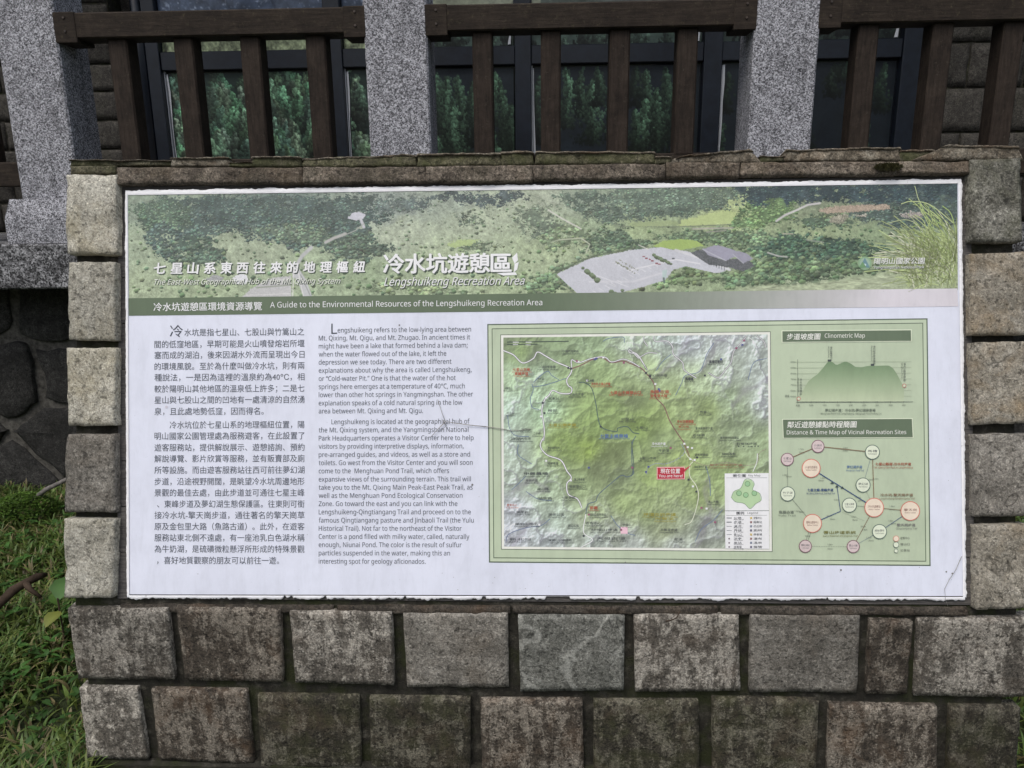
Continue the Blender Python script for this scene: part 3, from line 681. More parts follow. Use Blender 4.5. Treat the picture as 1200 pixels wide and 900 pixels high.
    area([(661,321),(700,303),(745,293.5),(783,289.5),(798,293),(812,294),(846,303),(862,314),(855,318.5),(846,320),(833,317),(812,312),(797,316),(788,328),(762,336),(735,343),(687,345.5)], pk, 0.06, 1.4)
    road([(660,323),(684,346)], 1.2, (108,120,98)); road([(656,321),(699,301.5),(745,291.5),(768,289)], 1.3, (92,106,84)); road([(757,287),(768,292)], 1, (214,214,206))
    road([(800,293),(840,306),(862,316)], 3.0, (204,206,216)); road([(745,317),(800,304),(828,309)], 1.4, (214,216,226)); road([(706,322),(745,336)], 0.8, (216,218,228)); road([(688,318),(730,336)], 0.6, (212,214,224)); road([(700,330),(750,330),(790,318)], 1.6, (206,208,220), 2)
    for k in range(12): road([(704+k*7, 341-k*3.2), (709+k*7, 344-k*3.2)], 0.45, (222, 224, 232))
    for k in range(8): road([(727+k*3.2, 308+k*1.8), (731+k*3.2, 306+k*1.8)], 0.45, (222, 224, 232))
    def bushes(x0, y0, x1, y1, n, r, c=(104,124,92)):
        for k in range(n):
            q_ = RNG.random(); x = x0+(x1-x0)*q_+RNG.uniform(-1, 1); y = y0+(y1-y0)*q_+RNG.uniform(-0.7, 0.7); dd = np.hypot((X-x), (Y-y)*1.15); m = dd < r*(0.7+0.5*RNG.random())
            img[m] = (np.array(c)*(0.75+0.4*np.clip((y-Y[m])/r+0.5, 0, 1))[..., None])
    bushes(691,313,710,329,16,2.9); bushes(774,299,794,309,22,2.2); bushes(730,306,752,320,26,0.9,(140,148,128)); bushes(734,304,756,317,22,0.7,(150,156,140)); bushes(724,341,731,345,6,2.5); bushes(737,340,742,344,5,1.6)
    for x, y in ((763,300.5),(766,302.5),(770,304),(773,305.5),(778,308.5),(781,309.5),(787,304),(797,303)): m = (abs(X-x) < 1.5) & (abs(Y-y) < 0.8); img[m] = (146, 78, 88) if x < 785 else (90,96,100)
    area([(817,296),(834,291),(850,304),(872,303),(886,306),(891,312),(878,318),(860,313),(838,310)], (92,96,102), 0.3); area([(831,291.5),(848,287),(862,291),(877,297),(858,305.5),(838,299)], (150,150,174), 0.05); road([(831,292),(858,305.5)], 0.8, (186,188,202)); area([(866,298),(872,294),(882,297),(889,303),(878,308.5)], (146,146,168), 0.06); road([(866,298),(878,308.5)], 0.7, (182,184,198))
    for k in range(7): road([(838+k*3, 304+k*1.3), (838+k*3, 309+k*1.3)], 0.6, (70, 76, 80))
    area([(784.5,317),(790,315.5),(789.5,325),(784,325.5)], (176,200,202), 0.03, 0.5); road([(786,326),(786.5,331)], 2.2, (88,112,104)); bushes(800,330,850,324,40,2.2,(120,144,102))
    road([(916,259),(926,252),(940,246),(952,240),(966,238)], 2.4, (196,194,198)); area([(962,247),(975,243),(1000,240),(1045,240),(1046,245),(1010,248),(975,250)], (170,152,134), 0.25, 5)
    area([(978,254),(990,251),(1000,252),(990,262),(976,260)], (150,148,130), 0.5, 8); area([(1058,252),(1070,248),(1085,250),(1080,256),(1060,255)], (152,146,142), 0.6, 8); area([(1003,253),(1020,251),(1018,254)], (178,172,160), 0.4, 6)
    road([(906,296),(918,300),(928,301)], 1.6, (176,178,176)); road([(950,281),(970,284)], 1.1, (150,158,146)); road([(924,274),(935,274)], 1.2, (188,180,160))
    # silver grass slope at the lower right
    edge = 333-0.030*(X-880)-9*np.clip((X-950)/80, 0, 1)+8*(n3-0.5)
    m = np.clip((Y-edge)/5, 0, 1)*np.clip((X-860)/30, 0, 1); gs = fb(H, W, 80, 130, 3, 0.85); g = np.array([166,180,146])*(0.66+0.66*gs[..., None]); img = img*(1-m[..., None])+g*m[..., None]
    m = np.clip((X-1040)/40, 0, 1)*np.clip((Y-285)/25, 0, 1)*0.8; g = np.array([150,168,122])*(0.5+0.95*fb(H, W, 60, 420, 3, 0.85)[..., None]); img = img*(1-m[..., None])+g*m[..., None]
    g_ = img.mean(-1, keepdims=True); img = g_+(img-g_)*0.80
    img = img*0.96+np.array([176, 188, 184])*0.04
    raster('header_picture', Q, img, 1)
aerial()
pr = Print('grass_picture', 2)
rg = random.Random(9)
for i in range(300):
    bx = rg.uniform(1062, 1120); by = rg.uniform(300, 338); ln = rg.uniform(15, 62)*(0.6 if by > 325 else 1); an = rg.gauss(-1.95, 0.55)
    tip = (bx+ln*math.cos(an)*1.0, by+ln*math.sin(an)); mid = (bx+ln*0.5*math.cos(an+0.25), by+ln*0.55*math.sin(an+0.1)); tx = min(1121, tip[0]-rg.uniform(0, 14)); ty = max(217, tip[1]+rg.uniform(0, 8))
    g = rg.uniform(0.72, 1.12); c = (180*g, 197*g, 142*g) if rg.random() < 0.85 else (205, 210, 188)
    pr.smooth([(bx, by), (min(1121, mid[0]), mid[1]), (tx, ty)], rg.uniform(0.4, 1.2), c, 4)
pr.smooth([(1122, 290), (1105, 262), (1080, 240), (1072, 218)], 0.8, (180, 194, 148)); pr.smooth([(1118, 262), (1090, 240), (1068, 236), (1056, 239)], 1.0, (184, 200, 148)); pr.smooth([(1090, 275), (1065, 258), (1038, 262)], 0.8, (176, 190, 148))
for i in range(46):
    a = rg.uniform(1075, 1120); b = rg.uniform(240, 300); pr.smooth([(min(1121, a+rg.uniform(2, 22)), b+rg.uniform(14, 34)), (a, b), (a-rg.uniform(3, 16), b+rg.uniform(-14, 2))], rg.uniform(0.4, 1.3), (176, 194, 134) if i % 3 else (156, 180, 112))
pr.build('stuff')

# title bar, fading to lilac at its right end
W, H = 120, 6
s = np.linspace(0, 1, W)[None, :, None]; f = np.clip((s-0.50)/0.42, 0, 1)**1.2
img = (np.array([92, 108, 86.])*(1-f)+np.array([208, 206, 216.])*f)*np.ones((H, W, 1))
raster('title_bar', [(150.5, 349.5), (1122, 338), (1123, 359), (151, 370)], img, 2)

def head(name):
    global pr, sh
    pr = Print(name, 4); sh = Print(name, 3)
def done(): 
    sh2 = sh; n = len(pr.V); pr.V += sh2.V; pr.C += sh2.C; pr.F += [[n+i for i in f] for f in sh2.F]; pr.build()
def shadowed(body, x0, x1, y, size, col, bold, shear, rise, off=1.0, dark=(60, 74, 62), **k):
    sh.text(body, x0+off, x1+off, y+off, size, dark, bold, shear, rise=rise, **k); pr.text(body, x0, x1, y, size, col, bold, shear, rise=rise, **k)
for i, ch in enumerate('七星山系東西往來的地理樞紐'):
    if i: done()
    head('title_character'); x_ = 180.5+i*19.45; shadowed(ch, x_, x_+13.4, 314.2-0.008*i*19.45+0.4, 14.4, (240, 244, 246), 0.034, 0.10, -0.008)
for i, ch in enumerate('冷水坑遊憩區'):
    done(); head('title_character'); x_ = 449.5+i*25.2; shadowed(ch, x_, x_+23.6, 309.2-0.008*i*25, 24.6, (246, 248, 252), 0.030, 0.0, -0.008, 1.5)
done(); head('section_subtitle')
shadowed('The East-West Geographical Hub of the Mt. Qixing System', 181, 399, 330.5, 9.0, (222, 228, 222), 0.0, 0.35, -0.006, 0.7)
done(); head('main_subtitle')
shadowed('Lengshuikeng Recreation Area', 450, 615, 330.5, 13.5, (240, 244, 242), 0.0, 0.32, -0.008, 0.9)
done(); head('bar_lettering')
pr.text('冷水坑遊憩區環境資源導覽', 180, 307, 359.3, 10.6, (238, 242, 240), 0.012, rise=-0.009)
done(); head('bar_subtitle')
pr.text('A Guide to the Environmental Resources of the Lengshuikeng Recreation Area', 316.5, 635.5, 356.5, 9.4, (236, 240, 238), 0.002, rise=-0.009)
done(); head('paint_chip')
for pts in ([(600,302),(606,296),(607,305),(603,309)], [(603,309),(608,307),(606,316),(602,319)], [(582,320),(604,319),(606,322),(590,323)]): pr.poly(pts, (238, 241, 243))
# park emblem and name
done(); head('park_emblem')
pr.disc(1013.5, 308.5, 8.0, (136, 168, 136), n=24); pr.w += 0.0003; pr.disc(1013.5, 308.5, 6.0, (150, 176, 160), n=20); pr.w += 0.0003
pr.poly([(1013.5, 302), (1019.5, 313.5), (1007.5, 313.5)], (104, 138, 148)); pr.w += 0.0003; pr.poly([(1011, 306.5), (1015.5, 313.5), (1006.5, 313.5)], (110, 150, 110)); pr.disc(1013.5, 310.5, 1.6, (190, 214, 216), n=12); pr.w -= 0.0009
done(); head('park_name')
shadowed('陽明山國家公園', 1024, 1084, 305.8, 8.0, (226, 232, 228), 0.010, 0.14, -0.008, 0.5, (100,118,96))
shadowed('Yangmingshan National Park', 1024, 1083, 313.4, 4.6, (232, 236, 236), 0.0, 0.0, -0.008, 0.4)
done()

INK = (78, 84, 96)
pr = Print('chinese_text', 2)
pr.text('冷', 199, 214.2, 388, 15.6, (60, 66, 78), 0.0)
zh = ['水坑是指七星山、七股山與竹篙山之', '間的低窪地區，早期可能是火山噴發熔岩所堰', '塞而成的湖泊，後來因湖水外流而呈現出今日', '的環境風貌。至於為什麼叫做冷水坑，則有兩', '種說法，一是因為這裡的溫泉約為40℃，相',
 '較於陽明山其他地區的溫泉低上許多；二是七', '星山與七股山之間的凹地有一處清涼的自然湧', '泉，且此處地勢低窪，因而得名。', '冷水坑位於七星山系的地理樞紐位置，陽', '明山國家公園管理處為服務遊客，在此設置了', '遊客服務站，提供解說展示、遊憩諮詢、預約',
 '解說導覽、影片欣賞等服務，並有販賣部及廁', '所等設施。而由遊客服務站往西可前往夢幻湖', '步道，沿途視野開闊，是眺望冷水坑周邊地形', '景觀的最佳去處，由此步道並可通往七星主峰', '、東峰步道及夢幻湖生態保護區。往東則可銜', '接冷水坑-擎天崗步道，通往著名的擎天崗草',
 '原及金包里大路（魚路古道）。此外，在遊客', '服務站東北側不遠處，有一座池乳白色湖水稱', '為牛奶湖，是硫磺微粒懸浮所形成的特殊景觀', '，喜好地質觀察的朋友可以前往一遊。']
zy = [389.2, 403, 415.8, 429, 442, 455.4, 468.5, 482, 497.8, 510.8, 524.3, 537.4, 550.8, 564.2, 577.4, 590.6, 603.8, 617, 630.2, 643.4, 656.8]
zx = {0: (216, 356.5), 7: (181, 309), 8: (198.8, 356.8), 15: (184, 356.8), 20: (184, 327)}
for i, (t_, y_) in enumerate(zip(zh, zy)):
    a, b = zx.get(i, (181, 356.8)); pr.text(t_, a, b, y_, 9.5, INK, 0.003)
pr.build()
pr = Print('english_text', 2)
pr.text('L', 388.2, 395, 385.0, 17.0, (60, 66, 78), 0.0, cy=0.36)
en = [('engshuikeng refers to the low-lying area between',395.6,552,386.9),('Mt. Qixing, Mt. Qigu, and Mt. Zhugao. In ancient times it',373.5,550.9,396.2),('might have been a lake that formed behind a lava dam;',373.5,548,405.6),
 ('when the water flowed out of the lake, it left the',373.5,523,415.2),('depression we see today. There are two different',373.5,529,424.6),('explanations about why the area is called Lengshuikeng,',373.5,552.6,434.1),('or “Cold-water Pit.” One is that the water of the hot',373.5,534,443.7),
 ('springs here emerges at a temperature of 40°C, much',373.5,544.7,453.3),('lower than other hot springs in Yangmingshan. The other',373.5,554.3,462.8),('explanation speaks of a cold natural spring in the low',373.5,541.8,472.5),('area between Mt. Qixing and Mt. Qigu.',373.5,495.7,482),
 ('Lengshuikeng is located at the geographical hub of',388.4,550.3,494.6),('the Mt. Qixing system, and the Yangmingshan National',373.5,549,504.2),('Park Headquarters operates a Visitor Center here to help',373.5,555,513.8),('visitors by providing interpretive displays, information,',373.5,543.3,523.4),
 ('pre-arranged guides, and videos, as well as a store and',373.5,550.8,533.1),('toilets. Go west from the Visitor Center and you will soon',373.5,553.8,542.7),('come to the  Menghuan Pond Trail, which offers',373.5,526.2,552.3),('expansive views of the surrounding terrain. This trail will',373.5,551.7,562),
 ('take you to the Mt. Qixing Main Peak-East Peak Trail, as',373.5,553.8,571.6),('well as the Menghuan Pond Ecological Conservation',373.5,541.9,581.2),('Zone. Go toward the east and you can link with the',373.5,536,590.8),('Lengshuikeng-Qingtiangang Trail and proceed on to the',373.5,551.7,600.5),
 ('famous Qingtiangang pasture and Jinbaoli Trail (the Yulu',373.5,555.2,610.2),('Historical Trail). Not far to the northeast of the Visitor',373.5,541,619.8),('Center is a pond filled with milky water, called, naturally',373.5,550,629.4),('enough, Niunai Pond. The color is the result of sulfur',373.5,541,639),
 ('particles suspended in the water, making this an',373.5,527.3,648.7),('interesting spot for geology aficionados.',373.5,498.7,658.4)]
for t_, a, b, y_ in en: pr.text(t_, a, b, y_, 8.0, INK, 0.004)
pr.build()

# --- map field
GRN, DGR = (180, 195, 172), (84, 100, 84)
pr = Print('map_border', 1)
O_ = [(571, 379.7), (1087, 373), (1090.6, 663.3), (573, 659.3)]
pr.poly(O_, DGR); pr.w += 0.00035
def inset(q, d): cx = sum(p[0] for p in q)/4; cy = sum(p[1] for p in q)/4; return [(x+(d if x < cx else -d), y+(d if y < cy else -d)) for x, y in q]
pr.poly(inset(O_, 1.4), (188, 202, 180)); pr.w += 0.00035
pr.poly(inset(O_, 5.2), DGR); pr.w += 0.00035; pr.poly(inset(O_, 6.1), GRN); pr.w += 0.00035
MQ = [(586.3, 392), (903.2, 388.3), (905.4, 646.8), (587.2, 644)]
pr.poly(MQ, (96, 110, 94)); pr.w += 0.00035; pr.poly(inset(MQ, 0.8), (226, 232, 224)); top_w = pr.w
pr.build()
def relief_map():
    W, H = 520, 420
    Q = inset(MQ, 3.6)
    s = np.linspace(0, 1, W)[None, :]; t = np.linspace(0, 1, H)[:, None]
    X = Q[0][0]+(Q[1][0]-Q[0][0])*s+0*t; Y = Q[0][1]+(Q[2][1]-Q[0][1])*t+0*s
    cp = [(600,400,(128,140,108)),(612,412,(158,180,118)),(625,420,(120,130,105)),(650,400,(150,168,128)),(690,402,(160,180,140)),(740,400,(186,198,176)),(780,400,(184,194,186)),(810,405,(190,194,198)),(850,402,(204,208,208)),(890,400,(196,202,198)),
     (600,440,(176,196,160)),(630,440,(182,204,170)),(600,480,(180,198,178)),(640,480,(176,202,166)),(600,520,(182,194,180)),(600,560,(184,194,180)),(600,600,(190,192,200)),(600,630,(196,196,206)),(640,570,(176,192,160)),(650,610,(180,192,176)),(640,638,(196,200,204)),
     (670,450,(160,180,130)),(700,440,(158,178,124)),(690,470,(152,172,112)),(700,500,(150,172,104)),(660,520,(156,178,104)),(690,530,(158,180,92)),(720,480,(148,168,106)),(740,470,(136,148,106)),(720,540,(138,150,104)),(700,550,(132,142,106)),(730,560,(140,152,116)),(680,570,(160,176,130)),
     (760,440,(170,186,138)),(750,500,(148,170,98)),(770,490,(158,176,112)),(800,470,(168,184,128)),(820,450,(176,190,152)),(850,440,(188,196,182)),(890,440,(192,198,192)),(830,480,(156,172,114)),(850,470,(168,184,148)),(870,500,(158,172,136)),(895,480,(190,196,190)),(895,520,(164,180,138)),
     (780,520,(150,166,118)),(800,540,(160,176,112)),(760,560,(160,178,114)),(730,590,(164,180,124)),(700,600,(172,184,144)),(720,625,(166,170,156)),(700,640,(186,192,186)),(760,600,(158,172,122)),(780,620,(168,176,138)),(790,640,(184,188,180)),(820,580,(168,184,124)),(830,620,(176,180,172)),(845,560,(160,178,120)),(740,640,(190,194,190))]
    base = idw(H, W, X, Y, cp, 3.2, 80)
    hh = fb(H, W, 7, 8.5, 6, 0.58); r2 = 1-abs(fb(H, W, 9, 11, 5, 0.5)-0.5)*2.0; r2 = r2**3
    cone = 0
    for cx_, cy_, rr_, hh_ in ((692, 478, 120, 1.0), (820, 478, 62, 0.38), (792, 585, 60, 0.35), (728, 606, 45, 0.3), (612, 405, 34, 0.3), (745, 470, 40, 0.2), (890, 560, 50, 0.3)):
        rr = np.hypot((X-cx_), (Y-cy_)*1.1)/rr_; th = np.arctan2(Y-cy_, X-cx_)+0.5*(hh-0.5)
        fl = sum(a_*np.sin(th*k_+cx_*0.7+k_+4*hh) for k_, a_ in ((5, 1), (9, 0.8), (14, 0.6), (23, 0.4)))
        cone = cone+hh_*np.clip(1-rr, 0, 1)**1.2*(1+0.10*fl*np.clip(rr*3, 0, 1))
    ht = hh*0.75+r2*0.40+cone*1.1
    gy, gx = np.gradient(ht); sh_ = np.clip((gx+gy)*26, -1, 1)
    gray = np.array([150, 148, 158.])
    lum = base.mean(-1)
    vall = np.clip((r2-0.80)/0.2, 0, 1)*np.clip((lum-150)/40, 0.15, 1)
    soft = np.clip((lum-150)/35, 0, 1); img = base*(1+(0.14+0.06*soft)[..., None]*sh_[..., None])+np.clip(sh_, 0, 1)[..., None]*np.array([10, 10, 16])*soft[..., None]
    img = img*(1-0.75*vall[..., None])+gray*0.75*vall[..., None]
    fine = fb(H, W, 60, 75, 3, 0.7); img *= (1+0.13*(fine-0.5)[..., None])
    con = np.abs(((ht*16) % 1)-0.5) < 0.06; img[con] *= 0.955
    g_ = img.mean(-1, keepdims=True); img = (g_+(img-g_)*0.88)*np.array([0.95, 0.985, 0.99])
    dk_ = np.clip((fb(H, W, 10, 12, 4)-0.52)*4, 0, 1)[..., None]; img = img*(1-0.10*dk_)
    for pts in ([(858,392),(840,402),(833,420),(820,437)], [(812,392),(790,425),(777,440)], [(905,445),(875,455),(858,480)], [(598,645),(618,620),(640,616)], [(830,560),(826,580),(832,600),(815,640)], [(600,575),(625,560),(640,575),(620,580)]):
        d = dline(X+(fine-0.5)*8, Y+(hh-0.5)*20, pts); m = np.clip(1-d/5, 0, 1)[..., None]*0.42; img = img*(1-m)+np.array([138, 134, 150])*m
    raster('relief_map', Q, img, (top_w/0.00035)+1)
relief_map()
LW = int(round(top_w/0.00035))+2
def z6(o, k, pts): return [(o[0]+x/k, o[1]+y/k) for x, y in pts]
pr = Print('map_lines', LW)
A, B_, C_, D_ = (570, 370), (740, 370), (570, 510), (740, 510)
wh = (236, 240, 236); rd = (110, 104, 112); bl = (104, 122, 158)
K2 = 5.622
dk = z6(A, 6, [(590,375),(660,350),(740,310),(810,295),(880,330),(960,318),(1010,335),(1080,365)])+z6(B_, 6, [(100,400),(160,480),(170,570),(230,640),(270,740),(345,860)])+[(801, 518), (808, 535)]
pr.smooth(dk, 1.2, (132, 98, 98))
pr.cased(z6(A, 6, [(120,245),(190,275),(255,332),(330,300),(360,255),(420,285),(490,325),(590,368),(595,400),(565,450),(575,490),(600,510),(590,545),(520,545),(465,525),(440,560),(410,590),(390,660),(400,740),(408,820),(400,880)])+z6(C_, K2, [(380,10),(355,70),(400,130),(490,165),(530,235),(560,280),(530,320),(540,390),(600,420),(630,480)]), 1.1, wh)
pr.cased(z6(A, 6, [(600,365),(600,310),(650,330),(740,300),(830,290),(880,325),(960,305),(1020,325),(1078,360)]), 0.9, wh)
pr.cased(z6(A, 6, [(1070,300),(1010,240),(1005,258),(1050,270),(1078,300)])+z6(B_, 6, [(60,300),(110,380)]), 0.8, wh)
pr.cased(z6(B_, 6, [(0,250),(50,280),(110,380)]), 0.8, wh); pr.cased(z6(B_, 6, [(85,145),(90,180),(115,215)]), 0.7, wh)
pr.cased(z6(B_, 6, [(155,145),(170,180),(250,178),(290,220),(295,270),(360,330),(370,380),(455,438)]), 0.9, wh); pr.cased(z6(B_, 6, [(60,290),(120,260),(180,265)]), 0.7, wh)
pr.cased(z6(B_, 6, [(810,140),(770,190),(720,250),(700,330),(660,380),(625,425),(600,435),(540,400)]), 0.8, (214, 216, 222)); pr.smooth(z6(B_, 6, [(820,150),(860,180),(880,230)]), 0.7, wh); pr.cased(z6(B_, 6, [(880,140),(930,180),(945,225)]), 0.7, wh)
pr.smooth(z6(A, 6, [(650,470),(690,470),(740,510),(770,620),(780,690),(800,770),(840,800),(915,815),(925,790),(990,780),(1030,820),(1075,830)]), 1.0, (84, 104, 104))
pr.smooth(z6(C_, K2, [(985,5),(960,60),(960,200),(970,250),(930,275),(890,265),(830,310),(740,390),(720,435),(670,455),(655,520)]), 0.9, (92, 108, 126))
pr.smooth(z6(D_, K2, [(0,270),(10,230),(15,190),(0,40)]), 0.8, (84, 104, 104))
pr.smooth(z6(C_, K2, [(655,520),(640,640),(700,690),(620,740)]), 0.9, wh)
pr.smooth(z6(D_, K2, [(350,100),(370,140),(405,170),(385,200),(385,270),(430,340),(440,420),(400,560),(350,590)]), 0.9, (210, 216, 200))
pr.smooth(z6(D_, K2, [(330,60),(350,110),(300,160),(220,190),(170,185),(110,210),(100,260)]), 0.8, (140, 140, 190), dash=1.5)
pr.smooth(z6(D_, K2, [(400,170),(500,200),(620,180),(740,200),(830,180),(840,120),(890,90)]), 0.7, (150, 120, 130), dash=1.5)
pr.smooth(z6(D_, K2, [(830,120),(825,180),(800,240)]), 0.8, wh)
for pts in (z6(A, 6, [(330,470),(370,430),(430,390),(460,420),(510,450)]), z6(A, 6, [(320,480),(330,520),(310,580),(320,640),(370,660)]), z6(A, 6, [(150,700),(160,780),(200,840),(300,850)]), z6(A, 6, [(330,500),(400,490),(470,470),(560,440)]), z6(A, 6, [(820,180),(860,160),(960,150),(970,190)]),
            z6(C_, K2, [(130,700),(150,650),(260,610),(360,595),(420,550)]), z6(C_, K2, [(165,360),(210,320),(260,270)]), z6(C_, K2, [(260,370),(340,420),(430,430)]), z6(B_, 6, [(170,390),(220,320),(280,270)]), z6(B_, 6, [(310,560),(350,480),(380,420),(480,390),(530,270),(580,190)]), z6(B_, 6, [(820,450),(860,330),(950,300)]),
            z6(D_, K2, [(520,400),(515,300),(490,200)]), z6(D_, K2, [(600,490),(540,560),(460,620),(420,700)]), z6(C_, K2, [(210,60),(210,130),(300,190)]), z6(C_, K2, [(820,530),(860,590),(920,640),(980,660)])):
    pr.smooth(pts, 0.7, bl)
# scale bar
pr.rect(594, 400.2, 666.5, 401.4, (76, 90, 80), -0.8); pr.w += 0.0002; pr.rect(594, 403.2, 630, 404.2, (76, 90, 80), -0.4)
for x in (601, 616): pr.rect(x, 400.6, x+7, 401.4, (235, 238, 232)); pr.rect(x, 403.0, x+6, 404.4, (235, 238, 232))
pr.build()
pr = Print('map_labels', LW+2)
K = (74, 78, 84); RD = (176, 92, 74); YL = (158, 152, 70); BL = (96, 124, 172)
def lab(zh_, en_, x, y, w_, col=K, sz=3.4):
    pr.text(zh_, x, x+w_, y, sz, col, 0.02, res=1)
    if en_: pr.text(en_, x-1, x+w_+2, y+3.1, 2.3, col, 0.008, res=1)
for a in [('七星山主峰','Mt. Qixing Main Peak Trail',601,433,20,RD,4.2),('東峰步道','Trail System',603,438,16,RD,4),('小油坑遊憩區','Xiaoyoukeng Recreation',659,411.5,19),('小油坑停車場','Parking Area',631,430,20),('竹子湖','Zhuzihu',630,444,7),('小觀音山','Mt. Xiaoguanyin',591,455,9),('中正山','Mt. Zhongzheng',594,484,8),('大屯山','Mt. Datun',611,503,10),('二子坪','Erziping',625,508,8),
          ('氣象站','Weather Station',643,467,12),('鞍部','Anbu Station',642,481,11),('大屯坪','Datunping',610,514,12),('冷水坑-七星山步道','Lengshuikeng-Mt. Qixing',693,450,22,RD,3.8),('小油坑步道','Xiaoyoukeng Trail',667,462,17),('七星山主峰登山口','Mt. Qixing Trail',715,460,36,RD,4.2),('馬槽','Macao',686,446,10),
          ('七星公園步道','Qixing Park Trail',643,498,32,YL,3.6),('七星山','Mt. Qixing',727,491,16),('七星主峰東峰','Mt. Qixing Main Peak, East Peak Trail',703,511,33,BL,5.0),('夢幻湖步道','Menghuan Pond Trail',760,440,22,K),('頂湖','Dinghu',598,514,12),
          ('冷水坑遊憩區','Lengshuikeng',793,494,20,RD,4),('擎天崗','Qingtiangang',795,500,12,RD,3),('魚路古道','Yulu Trail',762,459,22,RD,4),('金包里大路','Jinbaoli Trail',762,464,20,RD,3.6),('馬槽花藝村','Macao Village',831,424,16,K,4.2),('馬槽橋','Macao Bridge',803,444,9.5,K,4.2),('竹篙山','Mt. Zhugao',820,483,12),('七股山','Mt. Qigu',745,501,14),
          ('擎天崗草原步道','Qingtiangang Grassland Trail',815,502,20),('擎天崗特別景觀區','Special Scenic Area',844,513,22),('石梯嶺','Shitiling',812,510,14),('冷水坑步道','Lengshuikeng Trail',764,520,16,(230,236,240),3.6),('七股山步道','Mt. Qigu Trail',749,537,20),('牛奶湖','Niunai Pond',772,528,12),('遊客服務站','Service Station',814,533,16),('絹絲瀑布','Juansi Waterfall',846,532,16),('石梯嶺步道','Trail',863,520,24),
          ('絹絲瀑布步道','Juansi Waterfall Trail',814,547,14),('擎天崗環形步道','Qingtiangang Circular Trail',832,545,38,(150,110,90),3),('菁山吊橋','Jingshan Bridge',830,588,12),('坪頂古圳步道','Pingding Ditch Trail',754,603,38,YL,4),('內雙溪','Neishuangxi',768,608,22,YL,3.2),('平等里步道','Pingdengli Trail',774,621,20),('松溪','Songxi',790,632,10),
          ('竹子湖派出所','Zhuzihu',642,525,14),('陽明書屋','Yangming Villa',642,543,12),('中興農場','Zhongxing Farm',614,555,28,K,3.6),('青楓步道','Maple Trail',616,563,14),('湖山路','Hushan Road',629,573,14),('湖底路','Hudi Road',630,584,17),('第二停車場','Second Parking Lot',673,562,12),('苗圃登山口','Miaopu Trailhead',667,570,19),('七星苗圃','Qixing Nursery',658,583,16),('教育中心','Center',594,592,12,RD,3.4),
          ('苗圃','Miaopu',691,595,9,RD,4),('國家公園管理處','Park Headquarters',691,603,19),('遊客中心','Visitor Center',686,613,19),('陽明公園','Yangming Park',643,603,18),('前山公園','Qianshan Park',666,616,12),('紗帽山步道','Mt. Shamao Trail',693,621,31),('陽明山公車總站','Yangmingshan Bus Terminal',643,633,27),('天母古道','Tianmu Trail',699,631,34),('紗帽山','Mt. Shamao',730,615,9),('陽明山國小','Elementary School',604,614,26),('新北投','Xinbeitou',597,632,26),('龍鳳谷','Longfeng Valley',605,600,14)]:
    lab(*a)
rg = random.Random(3)
for x, y in ((666,431),(669,432),(676,423),(678,424),(697,421),(699,420),(707,419),(731,425),(636,472),(638,484),(640,466),(634,488),(688,446),(704,500),(757,437),(762,441),(768,450),(772,456),(773,458),(826,440),(845,421),(863,408),(870,404),(872,399),(802,520),(806,524),(811,525),(809,538),(814,539),(817,536),(786,525),(760,547),(757,553),(807,562),(812,570),(816,576),(822,595),(828,596),(838,612),(640,540),(669,563),(690,603),(632,615),(684,628),(728,621),(690,548),(741,548)):
    c = [(90, 96, 150), (70, 74, 80), (150, 90, 120), (240, 240, 240)][rg.randrange(4)]
    pr.rect(x-1.2, y-1.1, x+1.2, y+1.1, c)
pr.rect(727.5, 617.5, 735.5, 625.5, (226, 190, 206)); 
# red pointer plate
pr.w += 0.0003
pr.rect(769.6, 547.2, 802.6, 562.0, (226, 176, 178), -0.3); pr.w += 0.0003; pr.poly([(800, 551), (810, 545), (802, 553)], (190, 70, 84)); pr.rect(770.6, 548.2, 801.6, 561.0, (178, 48, 66), -0.3); pr.w += 0.0003
pr.text('現在位置', 774, 797, 552.0, 6.2, (240, 224, 226), 0.02, rise=0); pr.text('You are here!', 772, 800, 558.0, 4.8, (240, 224, 226), 0.012, rise=0)
pr.build()
# legend card
pr = Print('legend_card', LW+3)
pr.poly([(849.2, 554.8), (900.8, 554.4), (901.6, 643.2), (850, 642.8)], (228, 232, 234)); pr.w += 0.0003
pr.line([(849.5, 598.6), (901.2, 598.4)], 0.6, (110, 120, 118)); pr.line([(851, 560), (899, 559.8)], 0.4, (150, 156, 156)); pr.line([(851, 604), (899, 603.8)], 0.4, (150, 156, 156))
pr.text('索引圖', 859, 874, 557.4, 3.6, K, 0.02, rise=0); pr.text('Key Map', 877, 891, 557.4, 3.2, K, 0.01, rise=0); pr.text('圖例', 863, 872, 601.3, 3.6, K, 0.02, rise=0); pr.text('Legend', 876, 888, 601.3, 3.2, K, 0.01, rise=0)
pr.poly([(857,583),(860,576),(868,572),(873,562),(880,562),(884,567),(882,574),(890,578),(892,586),(886,590),(879,596),(872,590),(862,588)], (176, 204, 166)); pr.w += 0.0003
pr.smooth([(857,583),(860,576),(868,572),(873,562),(880,562),(884,567),(882,574),(890,578),(892,586),(886,590),(879,596),(872,590),(862,588),(857,583)], 0.5, (120, 150, 120))
for x, y in ((876,567),(866,578),(874,580),(884,578)): pr.disc(x, y, 3, (150, 190, 150), (86, 120, 86), 0.5, 14)
